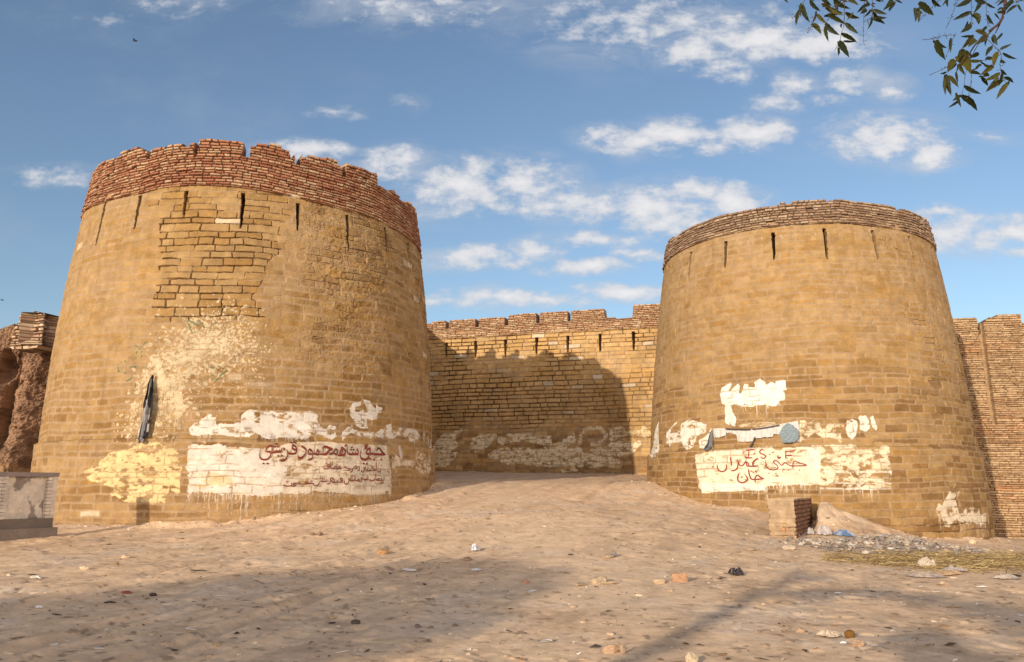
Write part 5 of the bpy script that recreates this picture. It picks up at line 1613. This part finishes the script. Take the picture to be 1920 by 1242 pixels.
# crown outline in the sun's own view: across, height of the top above the ground
TOPH = [(c, h * 1.09) for c, h in ((-11.7, 5.35), (-11.3, 5.75), (-10.7, 6.15), (-10.0, 6.5), (-9.3, 6.85), (-8.6, 6.98), (-7.7, 7.0), (-7.0, 6.9), (-6.4, 6.6), (-6.0, 6.0))]
rng = np.random.RandomState(31)
cl1, mbl = [], MB()
for (c_, h_) in TOPH:
    for k in range(7):
        hh = h_ - .55 - k * .62
        if hh < 2.2: break
        aa = a0_ + rng.randn() * .6
        x_, y_ = ca_xy(c_ + rng.randn() * .12, aa)
        cl1.append(((x_, y_, g0_ + hh + (aa - a0_) * -.23), (.62, .62, .50), 330))
    if k: limb(mbl, [(x0_, y0_, g0_ + 3.2), ((x0_ + x_) / 2, (y0_ + y_) / 2, g0_ + 3.9), (*ca_xy(c_, a0_), g0_ + h_ - .8)], .10, .03, int(h_ * 10))
mbl.build('limb', M_WOOD, t1, True)
crown_mesh(cl1, .20, 41, 'crown', t1)

# thin leaning tree behind in the middle: a bare trunk and one long limb
c0_, a0_ = -3.6, -13.5
x0_, y0_ = ca_xy(c0_, a0_); g0_ = float(ground_z(x0_, y0_))
t2 = empty('tree', (x0_, y0_, g0_)); tag(t2, 'thin sparse tree behind the viewer with one long bare limb', 'tree')
mb = MB(); limb(mb, [(x0_, y0_, g0_ - .2), (*ca_xy(c0_ - .05, a0_), g0_ + 3.2), (*ca_xy(c0_ + .1, a0_), g0_ + 5.6), (*ca_xy(c0_ - .05, a0_), g0_ + 6.9), (*ca_xy(c0_ - .25, a0_), g0_ + 7.6)], .17, .11, 2); mb.build('trunk', M_WOOD, t2, True)
mb = MB(); limb(mb, [(*ca_xy(c0_, a0_), g0_ + 6.7), (*ca_xy(c0_ + .9, a0_), g0_ + 7.0), (*ca_xy(c0_ + 2.0, a0_), g0_ + 6.95), (*ca_xy(c0_ + 3.3, a0_), g0_ + 6.7), (*ca_xy(c0_ + 4.6, a0_), g0_ + 6.5)], .12, .05, 3); mb.build('limb', M_WOOD, t2, True)
cl2 = []
for (c_, h_, r_, n_) in ((-3.0, 6.45, .3, 120), (-2.3, 6.5, .32, 150), (-1.6, 6.45, .34, 160), (-.9, 6.3, .4, 200), (-.3, 6.1, .5, 300), (-1.25, 5.6, .42, 240), (-.8, 5.3, .5, 300), (-1.2, 5.0, .4, 170), (.4, 5.8, .7, 600), (1.2, 5.6, .8, 700), (.6, 5.0, .7, 500), (1.6, 6.3, .7, 500),
                         (-3.5, 6.8, .3, 90), (-3.75, 4.3, .25, 60), (-3.45, 5.3, .25, 60)):
    x_, y_ = ca_xy(c_, a0_ + rng.randn() * .3)
    cl2.append(((x_, y_, g0_ + h_ * 1.075), (r_, r_, r_ * .55), n_))
crown_mesh(cl2, .18, 42, 'crown', t2)

# neem tree beside the viewer: two sprays hang into the top right of the view
x0_, y0_ = 4.6, -1.6; g0_ = float(ground_z(x0_, y0_))
t3 = empty('tree', (x0_, y0_, g0_)); tag(t3, 'neem tree whose two leafy sprays hang into the sky at the top right', 'tree')
mb = MB(); limb(mb, [(x0_, y0_, g0_ - .2), (x0_ - .1, y0_ + .05, g0_ + 1.5), (x0_ - .2, y0_ + .3, g0_ + 3.4), (x0_ - .1, y0_ + .4, g0_ + 5)], .24, .12, 5); mb.build('trunk', M_WOOD, t3, True)
dl = lambda px, py, y: ray(px, py) * y / ray(px, py)[1]
tipB, tipA = dl(1885, -15, 3.05), dl(1600, -25, 3.2)
mb = MB()
limb(mb, [(x0_ - .2, y0_ + .3, g0_ + 3.8), (3.9, .2, g0_ + 4.6), (2.8, 2.0, g0_ + 4.4), tuple(dl(1930, -140, 3.0)), tuple(tipB)], .08, .012, 6)
limb(mb, [(3.4, 1.1, g0_ + 4.55), (2.6, 2.3, g0_ + 4.45), tuple(dl(1740, -130, 3.2)), tuple(tipA)], .04, .008, 7)
limb(mb, [(x0_ - .1, y0_ + .4, g0_ + 4.8), (5.8, -.6, g0_ + 5.6), (7.2, -.4, g0_ + 6.0)], .09, .03, 8)
limb(mb, [(x0_ - .1, y0_ + .4, g0_ + 4.8), (4.9, -2.8, g0_ + 5.8), (5.6, -4.2, g0_ + 6.2)], .09, .03, 9)
mb.build('limb', M_WOOD, t3, True)
rng = np.random.RandomState(8)
cl3 = []
for cen in ((5.6, -.4, 5.3), (6.6, -.4, 5.9), (7.4, -.6, 5.6), (4.9, -2.4, 6.0), (5.6, -3.6, 6.4), (6.2, -2.4, 6.6), (4.6, -.8, 6.2), (5.6, -1.6, 6.6), (6.8, -1.8, 6.2), (4.1, .1, 5.3)):
    cl3.append(((cen[0], cen[1], g0_ + cen[2]), (.95, .95, .65), 420))
crown_mesh(cl3, .12, 43, 'crown', t3)


def leaflet(b, t, wid, rng, yel, curl):
    """one saw-edged, sickle-shaped leaflet from base to tip, folded along its midrib"""
    b = np.array(b); t = np.array(t); ax = t - b; L = np.linalg.norm(ax); ax = ax / L
    view = (b + t) / 2; view = view / np.linalg.norm(view)
    sd = np.cross(ax, view); sd /= np.linalg.norm(sd)
    nm = np.cross(sd, ax)
    tw = rng.uniform(-.55, .55); wid = .09 + wid * .54
    s2 = sd * math.cos(tw) + nm * math.sin(tw); n2 = np.cross(ax, s2)
    N = 9
    vs, fs, cs = [], [], []
    g = np.array([.013, .020, .005]) * (.6 + .9 * rng.rand())
    g = lerp(g, np.array([.085, .072, .010]), yel)
    for i in range(N):
        q = i / (N - 1)
        w = wid * L * (math.sin(math.pi * min(1, q * .92 + .06) ** .75) ** .9) * (1 - .15 * q)
        if i == N - 1: w = 0
        mid = b + ax * L * q + sd * curl * L * math.sin(math.pi * q) + np.array([0, 0, -.05 * L * q * q])
        ser = .92 if i % 2 else 1.06
        for e, k in ((-1, 1), (0, 0), (1, 1)):
            vs.append(mid + s2 * e * w * ser * .5 + n2 * (k * w * .22)); cs.append(tuple(g * (.8 + .4 * rng.rand())))
        if i:
            o = 3 * i
            fs += [(o - 3, o - 2, o + 1, o), (o - 2, o - 1, o + 2, o + 1)]
    return vs, fs, cs


SPR_A = [(255, 35, 315, 165), (238, 75, 210, 190), (315, 0, 395, 80), (120, -10, 155, 22), (400, 30, 480, 62, .3, .5), (430, 60, 570, 110, .3, .7), (580, 95, 690, 130, .28, .4), (450, 105, 590, 180, .28, .2), (370, 110, 440, 175, .4, .8), (430, 175, 540, 260), (330, 180, 400, 255, .5, .5),
         (430, 195, 455, 310), (580, 175, 680, 250), (550, 250, 670, 315), (530, 310, 610, 425, .32), (525, 355, 528, 422), (550, 180, 540, 208, .6), (490, -10, 620, 60, .25), (600, 5, 680, 40, .4, .4), (740, 30, 665, 95, .42), (740, 75, 690, 100), (790, 75, 895, 105), (790, 125, 895, 130), (795, 150, 880, 180, .4),
         (780, 125, 745, 220, .25), (770, 80, 715, 130), (775, 30, 805, 55), (930, -5, 860, 75), (950, 15, 905, 85, .25), (960, 5, 1010, 25), (840, -10, 870, 15), (700, -20, 760, 30), (520, -30, 600, 15, .3, .3), (400, -20, 480, 40), (640, 95, 590, 150, .3, .5), (800, -15, 850, 12), (370, -20, 330, 10), (460, 30, 400, 45, .3, .6)]
SPR_B = [(1130, 20, 1245, 112, .5), (1100, 60, 1105, 165), (1090, 70, 1165, 105), (1230, -5, 1300, 48), (1345, -8, 1350, 52), (1520, -5, 1405, 47), (1525, 90, 1385, 147), (1600, 30, 1540, 100), (1550, 100, 1580, 182, .75, .3), (1640, 115, 1695, 185), (1640, 25, 1710, 60), (1550, 0, 1640, 15), (1780, 0, 1715, 45), (1840, 5, 1780, 80), (1865, 40, 1780, 105),
         (1870, 0, 1920, 10), (1875, 35, 1910, 92), (1760, 60, 1715, 85), (1525, 185, 1440, 240), (1500, 160, 1470, 205, .2), (1560, 230, 1660, 280, .5, .9), (1640, 200, 1590, 240, .5), (1760, 250, 1700, 310), (1690, 260, 1720, 342, .4), (1740, 370, 1832, 325), (1760, 400, 1870, 440, .22), (1680, 355, 1630, 422), (1630, 440, 1700, 432, .25), (1265, 300, 1330, 442, .5),
         (1372, 288, 1370, 390, .28), (1540, 265, 1450, 365, .35, .8), (1460, 400, 1540, 430, .4, .3), (1510, 460, 1620, 450, .3, .3), (1620, 490, 1700, 500, .35, .4), (1720, 390, 1690, 500, .4, .9), (1690, 500, 1590, 560, .4, .9), (1740, 460, 1785, 470, .5, .3), (1600, 485, 1550, 515), (1750, 525, 1795, 562, .55), (1770, 580, 1842, 620, .4), (1760, 600, 1630, 685, .32, .4), (1795, 625, 1710, 742, .35, .6),
         (1740, 550, 1620, 600, .4, .5), (1600, 580, 1650, 642), (1330, 560, 1375, 712, .36), (1350, 570, 1430, 652, .4, .4), (1410, 540, 1422, 625, .3, .3), (1340, 540, 1290, 550), (1400, 450, 1345, 542, .5, .6), (1420, 420, 1520, 545, .5, .8), (1430, 480, 1480, 562, .4, .4), (1510, 545, 1600, 560), (1470, 645, 1600, 700, .3), (1450, 715, 1570, 827, .4), (1450, 715, 1380, 757, .42), (1440, 750, 1350, 806, .3),
         (1560, 300, 1500, 350, .4, .5), (1640, 290, 1560, 330, .4, .4), (1480, 380, 1420, 440, .4, .5), (1580, 400, 1500, 430, .35, .3), (1660, 570, 1600, 545, .4, .2), (1700, 100, 1740, 150, .25)]
STEM_A = [([(575, -30), (572, 90), (570, 180), (550, 250), (538, 310), (500, 382)], .0016), ([(720, -40), (722, 60), (718, 130), (716, 320)], .0013), ([(290, -20), (255, 40), (240, 80), (178, 138)], .0013), ([(400, -30), (440, 60), (470, 100), (430, 190)], .002), ([(380, 60), (350, 120), (330, 185), (300, 245)], .0013), ([(780, -30), (785, 75), (780, 130), (745, 160)], .0013), ([(640, -40), (560, 20), (470, 60)], .0025), ([(950, -30), (955, 20)], .0012)]
STEM_B = [([(1790, -60), (1778, 40), (1765, 110), (1735, 175), (1660, 232)], .0075), ([(1740, 175), (1706, 250)], .004), ([(1700, 205), (1640, 270), (1560, 330), (1500, 420), (1440, 480)], .0035), ([(1525, -20), (1528, 90), (1530, 185)], .0012), ([(1635, 0), (1640, 115), (1648, 195)], .0012), ([(1640, 290), (1700, 350), (1750, 410), (1742, 520), (1785, 625)], .0013), ([(1600, 300), (1550, 380), (1510, 470), (1480, 560), (1470, 640), (1452, 720)], .0014),
          ([(1158, 300), (1240, 292), (1290, 272), (1400, 262)], .0012), ([(1208, 566), (1330, 510), (1420, 442)], .0012), ([(1525, 560), (1520, 640), (1500, 740)], .0011), ([(1335, 215), (1365, 150), (1400, 60), (1410, -10)], .001), ([(1128, 162), (1180, 110), (1260, 20), (1290, -20)], .001), ([(1410, 250), (1370, 330), (1330, 440)], .001), ([(1860, -20), (1868, 40)], .0012)]
BUDS = [(0, .5)]
for spr, stems, dist, nm, sd_, lab in ((SPR_A, STEM_A, 3.2, 'leaf_spray', 61, 'small leafy spray at the top edge'), (SPR_B, STEM_B, 3.05, 'leaf_spray', 62, 'large hanging spray with flower stalks')):
    rng = np.random.RandomState(sd_)
    P3 = lambda x_, y_, dz=0: dl(1440 + x_ / 4, y_ / 4, dist + dz)
    mb = MB()
    for st, r_ in stems:
        pts = catmull([(*q, 0) for q in st], 4)
        mb.tube([P3(q[0], q[1], .01 * math.sin(i)) for i, q in enumerate(pts)], list(np.linspace(r_, r_ * .6, len(pts))), 5, (.075, .045, .035))
        if r_ <= .0013:                                     # flower buds along the thin stalks
            for q in pts[len(pts) // 3:]:
                for _ in range(2):
                    w = P3(q[0] + rng.randn() * 11, q[1] + rng.randn() * 9, rng.randn() * .01)
                    mb.tube([P3(q[0], q[1]), w], .0006, 3, (.08, .07, .03))
                    v, f = ICO1; mb.add(v * .0021 + w, f, (.10, .09, .04))
    twig = mb.build('twig', M_WOOD, t3); twig['label'] = lab
    mb = MB()
    more = []
    for lf in spr:                                          # smaller leaflets between the large ones
        if rng.rand() < .62:
            a_, s_ = rng.randn() * .7, .55 + .35 * rng.rand()
            dx, dy = (lf[2] - lf[0]) * s_, (lf[3] - lf[1]) * s_
            bx, by = lf[0] + rng.randn() * 16, lf[1] + rng.randn() * 14
            more.append((bx, by, bx + dx * math.cos(a_) - dy * math.sin(a_), by + dx * math.sin(a_) + dy * math.cos(a_), .26, .5 * rng.rand() ** 2))
    for lf in spr + more:
        x1, y1, x2, y2 = lf[:4]; w_ = lf[4] if len(lf) > 4 else .34; ye = lf[5] if len(lf) > 5 else (.12 * rng.rand())
        d1 = rng.randn() * .035
        v, f, c = leaflet(P3(x1, y1, d1), P3(x2, y2, d1 + rng.randn() * .02), w_, rng, ye, rng.uniform(-.09, .09))
        mb.add(v, f, c)
    mb.build('foliage', M_LEAF, twig, True)


# ================================================================== SKY, SUN, CAMERA
world = bpy.data.worlds.new('World'); scene.world = world
world.use_nodes = True
nt = world.node_tree; nt.nodes.clear()
N_ = nt.nodes.new; L_ = nt.links.new
out = N_('ShaderNodeOutputWorld'); bg = N_('ShaderNodeBackground'); L_(bg.outputs[0], out.inputs['Surface'])
sky = N_('ShaderNodeTexSky'); sky.sky_type = 'NISHITA'; sky.sun_disc = False
sky.sun_elevation = SUN_EL; sky.sun_rotation = math.radians(180) + SUN_AZ
sky.air_density = 1.0; sky.dust_density = .6; sky.ozone_density = 2.2; sky.altitude = 50
bg.inputs['Strength'].default_value = SKY_STRENGTH
tc = N_('ShaderNodeTexCoord')
sep = N_('ShaderNodeSeparateXYZ'); L_(tc.outputs['Generated'], sep.inputs[0])


def M(op, a, b=None, c=None, clamp=False):
    n = N_('ShaderNodeMath'); n.operation = op; n.use_clamp = clamp
    for i, q in enumerate((a, b, c)):
        if q is None: continue
        if isinstance(q, (int, float)): n.inputs[i].default_value = q
        else: L_(q, n.inputs[i])
    return n.outputs[0]


# clouds live on the sky ahead: slope coordinates right (x/y) and up (z/y)
yy_ = M('MAXIMUM', sep.outputs['Y'], .02)
su = M('DIVIDE', sep.outputs['X'], yy_); sv = M('DIVIDE', sep.outputs['Z'], yy_)
cmb = N_('ShaderNodeCombineXYZ'); L_(su, cmb.inputs[0]); L_(sv, cmb.inputs[1])
warp = N_('ShaderNodeTexNoise'); warp.inputs['Scale'].default_value = 9; warp.inputs['Detail'].default_value = 3
L_(cmb.outputs[0], warp.inputs['Vector'])
wv = N_('ShaderNodeVectorMath'); wv.operation = 'MULTIPLY_ADD'; L_(warp.outputs['Color'], wv.inputs[0]); wv.inputs[1].default_value = (.05, .03, 0)
off_ = N_('ShaderNodeVectorMath'); off_.operation = 'SUBTRACT'; L_(cmb.outputs[0], off_.inputs[0]); off_.inputs[1].default_value = (.025, .015, 0)
L_(off_.outputs[0], wv.inputs[2])
CL = [(740, 300, 60, 30, .8), (870, 345, 95, 42, .9), (980, 345, 90, 40, .8), (1050, 380, 80, 28, .8), (800, 390, 70, 30, .45), (1130, 385, 60, 28, .8), (1230, 385, 75, 38, .95), (1300, 355, 42, 25, 1), (1372, 380, 62, 34, 1), (1270, 412, 90, 25, .8), (1180, 420, 80, 18, .5),
      (880, 485, 90, 22, .85), (1000, 470, 50, 20, .8), (1100, 497, 75, 16, .95), (1130, 445, 100, 16, .75), (1205, 470, 45, 11, .8), (960, 560, 150, 17, .85), (1175, 545, 95, 17, .9), (820, 565, 45, 11, .7), (985, 500, 60, 14, .6),
      (1190, 262, 90, 26, .9), (1265, 250, 80, 26, 1), (1320, 270, 60, 14, .7), (1410, 245, 75, 24, 1), (1660, 260, 95, 40, .9), (1640, 290, 60, 20, .7), (1745, 297, 50, 22, .9),
      (1300, 95, 70, 30, .9), (1420, 80, 95, 30, 1), (1540, 80, 95, 30, 1), (1350, 125, 55, 18, .8), (1385, 140, 40, 14, .7), (1500, 160, 45, 24, .7), (1605, 150, 50, 22, .75), (1470, 192, 60, 18, .7), (1540, 185, 50, 14, .6), (1660, 165, 40, 22, .7),
      (1260, 45, 260, 60, .55), (1120, 20, 180, 40, .4), (780, 15, 200, 34, .5), (330, 10, 110, 22, .4), (110, 328, 85, 20, .6), (630, 210, 55, 11, .55), (760, 190, 28, 18, .35), (570, 282, 90, 18, .85), (1800, 440, 125, 30, .85), (1890, 432, 70, 24, .9), (1760, 400, 50, 16, .6), (1915, 470, 45, 10, .8), (1860, 262, 55, 12, .4), (200, 30, 60, 18, .3)]
tot = None
for (cx, cy, rx, ry, st) in CL:
    d_ = ray(cx, cy); uc, vc = d_[0] / d_[1], d_[2] / d_[1]
    d2 = ray(cx + rx, cy); d3 = ray(cx, cy - ry)
    ru, rv = d2[0] / d2[1] - uc, d3[2] / d3[1] - vc
    s1 = N_('ShaderNodeVectorMath'); s1.operation = 'SUBTRACT'; L_(wv.outputs[0], s1.inputs[0]); s1.inputs[1].default_value = (uc, vc, 0)
    s2 = N_('ShaderNodeVectorMath'); s2.operation = 'MULTIPLY'; L_(s1.outputs[0], s2.inputs[0]); s2.inputs[1].default_value = (1 / ru / 1.75, 1 / rv / 1.75, 0)
    ln = N_('ShaderNodeVectorMath'); ln.operation = 'LENGTH'; L_(s2.outputs[0], ln.inputs[0])
    b_ = M('MULTIPLY', M('SUBTRACT', 1.0, ln.outputs['Value'], clamp=True), st * 1.5)
    tot = b_ if tot is None else M('MAXIMUM', tot, b_)
nz = N_('ShaderNodeTexNoise'); nz.inputs['Scale'].default_value = 34; nz.inputs['Detail'].default_value = 9; nz.inputs['Roughness'].default_value = .62
sc_ = N_('ShaderNodeVectorMath'); sc_.operation = 'MULTIPLY'; L_(cmb.outputs[0], sc_.inputs[0]); sc_.inputs[1].default_value = (.8, 1.35, 1)
L_(sc_.outputs[0], nz.inputs['Vector'])
nz2 = N_('ShaderNodeTexNoise'); nz2.inputs['Scale'].default_value = 4; nz2.inputs['Detail'].default_value = 6; nz2.inputs['Roughness'].default_value = .6
L_(sc_.outputs[0], nz2.inputs['Vector'])
a_ = M('ADD', tot, M('MULTIPLY', M('SUBTRACT', nz.outputs['Fac'], .5), 2.6))
mr = N_('ShaderNodeMapRange'); mr.interpolation_type = 'SMOOTHSTEP'; L_(a_, mr.inputs['Value'])
mr.inputs['From Min'].default_value = .15; mr.inputs['From Max'].default_value = 1.15
al = M('MULTIPLY', mr.outputs['Result'], M('MULTIPLY', M('MULTIPLY', tot, 2.2, clamp=True), .92))
nzw = N_('ShaderNodeTexNoise'); nzw.inputs['Scale'].default_value = 9; nzw.inputs['Detail'].default_value = 8; nzw.inputs['Roughness'].default_value = .66; nzw.inputs['Distortion'].default_value = .6
sw_ = N_('ShaderNodeVectorMath'); sw_.operation = 'MULTIPLY'; L_(cmb.outputs[0], sw_.inputs[0]); sw_.inputs[1].default_value = (.7, 1.7, 1); L_(sw_.outputs[0], nzw.inputs['Vector'])
mrw = N_('ShaderNodeMapRange'); mrw.interpolation_type = 'SMOOTHSTEP'; L_(nzw.outputs['Fac'], mrw.inputs['Value']); mrw.inputs['From Min'].default_value = .40; mrw.inputs['From Max'].default_value = .72; mrw.inputs['To Max'].default_value = .75
al = M('MAXIMUM', al, M('MULTIPLY', mrw.outputs['Result'], M('MULTIPLY', tot, 1.6, clamp=True)))
# thin veil elsewhere
mr2 = N_('ShaderNodeMapRange'); mr2.interpolation_type = 'SMOOTHSTEP'; L_(nz2.outputs['Fac'], mr2.inputs['Value'])
mr2.inputs['From Min'].default_value = .5; mr2.inputs['From Max'].default_value = .8; mr2.inputs['To Max'].default_value = .22
al = M('MAXIMUM', al, mr2.outputs['Result'])
# unseen bright cloud band added low behind the viewer as fill for shaded walls
nz3 = N_('ShaderNodeTexNoise'); nz3.inputs['Scale'].default_value = 3.2; nz3.inputs['Detail'].default_value = 7; nz3.inputs['Roughness'].default_value = .58
L_(tc.outputs['Generated'], nz3.inputs['Vector'])
mr3 = N_('ShaderNodeMapRange'); mr3.interpolation_type = 'SMOOTHSTEP'; L_(nz3.outputs['Fac'], mr3.inputs['Value'])
mr3.inputs['From Min'].default_value = REAR_FILL_T; mr3.inputs['From Max'].default_value = REAR_FILL_T + .22
mr4 = N_('ShaderNodeMapRange'); mr4.interpolation_type = 'SMOOTHSTEP'; L_(sep.outputs['Y'], mr4.inputs['Value'])
mr4.inputs['From Min'].default_value = .30; mr4.inputs['From Max'].default_value = -.15
mr5 = N_('ShaderNodeMapRange'); mr5.interpolation_type = 'SMOOTHSTEP'; L_(sep.outputs['Z'], mr5.inputs['Value'])
mr5.inputs['From Min'].default_value = .56; mr5.inputs['From Max'].default_value = .30
band = M('MULTIPLY', mr5.outputs['Result'], M('GREATER_THAN', sep.outputs['Z'], 0.0))
rear_fill = M('MULTIPLY', M('MULTIPLY', mr3.outputs['Result'], mr4.outputs['Result']), band)
hs = N_('ShaderNodeHueSaturation'); hs.inputs['Saturation'].default_value = SKY_SAT; hs.inputs['Value'].default_value = SKY_VAL
L_(sky.outputs[0], hs.inputs['Color'])
mx = N_('ShaderNodeMix'); mx.data_type = 'RGBA'
L_(al, mx.inputs['Factor']); L_(hs.outputs['Color'], mx.inputs['A']); cr = N_('ShaderNodeMix'); cr.data_type = 'RGBA'; cr.inputs['A'].default_value = CLOUD_LO; cr.inputs['B'].default_value = CLOUD
mr6 = N_('ShaderNodeMapRange'); L_(a_, mr6.inputs['Value']); mr6.inputs['From Min'].default_value = .3; mr6.inputs['From Max'].default_value = 1.5
L_(mr6.outputs['Result'], cr.inputs['Factor']); L_(cr.outputs['Result'], mx.inputs['B'])
mxr = N_('ShaderNodeMix'); mxr.data_type = 'RGBA'; L_(rear_fill, mxr.inputs['Factor']); L_(mx.outputs['Result'], mxr.inputs['A']); mxr.inputs['B'].default_value = REAR_FILL
L_(mxr.outputs['Result'], bg.inputs['Color'])

sd = bpy.data.lights.new('sun', 'SUN'); sd.energy = SUN_E; sd.angle = math.radians(.53); sd.color = SUN_COL
so = bpy.data.objects.new('sun', sd); so.rotation_euler = Vector(LDIR).to_track_quat('-Z', 'Y').to_euler(); so.location = (-20, -30, 20); COL.objects.link(so)

cam = bpy.data.cameras.new('camera'); cam.sensor_width = 36; cam.lens = F_PX * 36 / 1920; cam.clip_start = .05; cam.clip_end = 6000
co = bpy.data.objects.new('camera', cam); co.rotation_euler = (math.pi / 2 + PITCH, 0, 0); COL.objects.link(co)
scene.camera = co
scene.view_settings.view_transform = 'Standard'; scene.view_settings.look = 'None'
scene.view_settings.exposure = EXPOSURE; scene.view_settings.gamma = 1
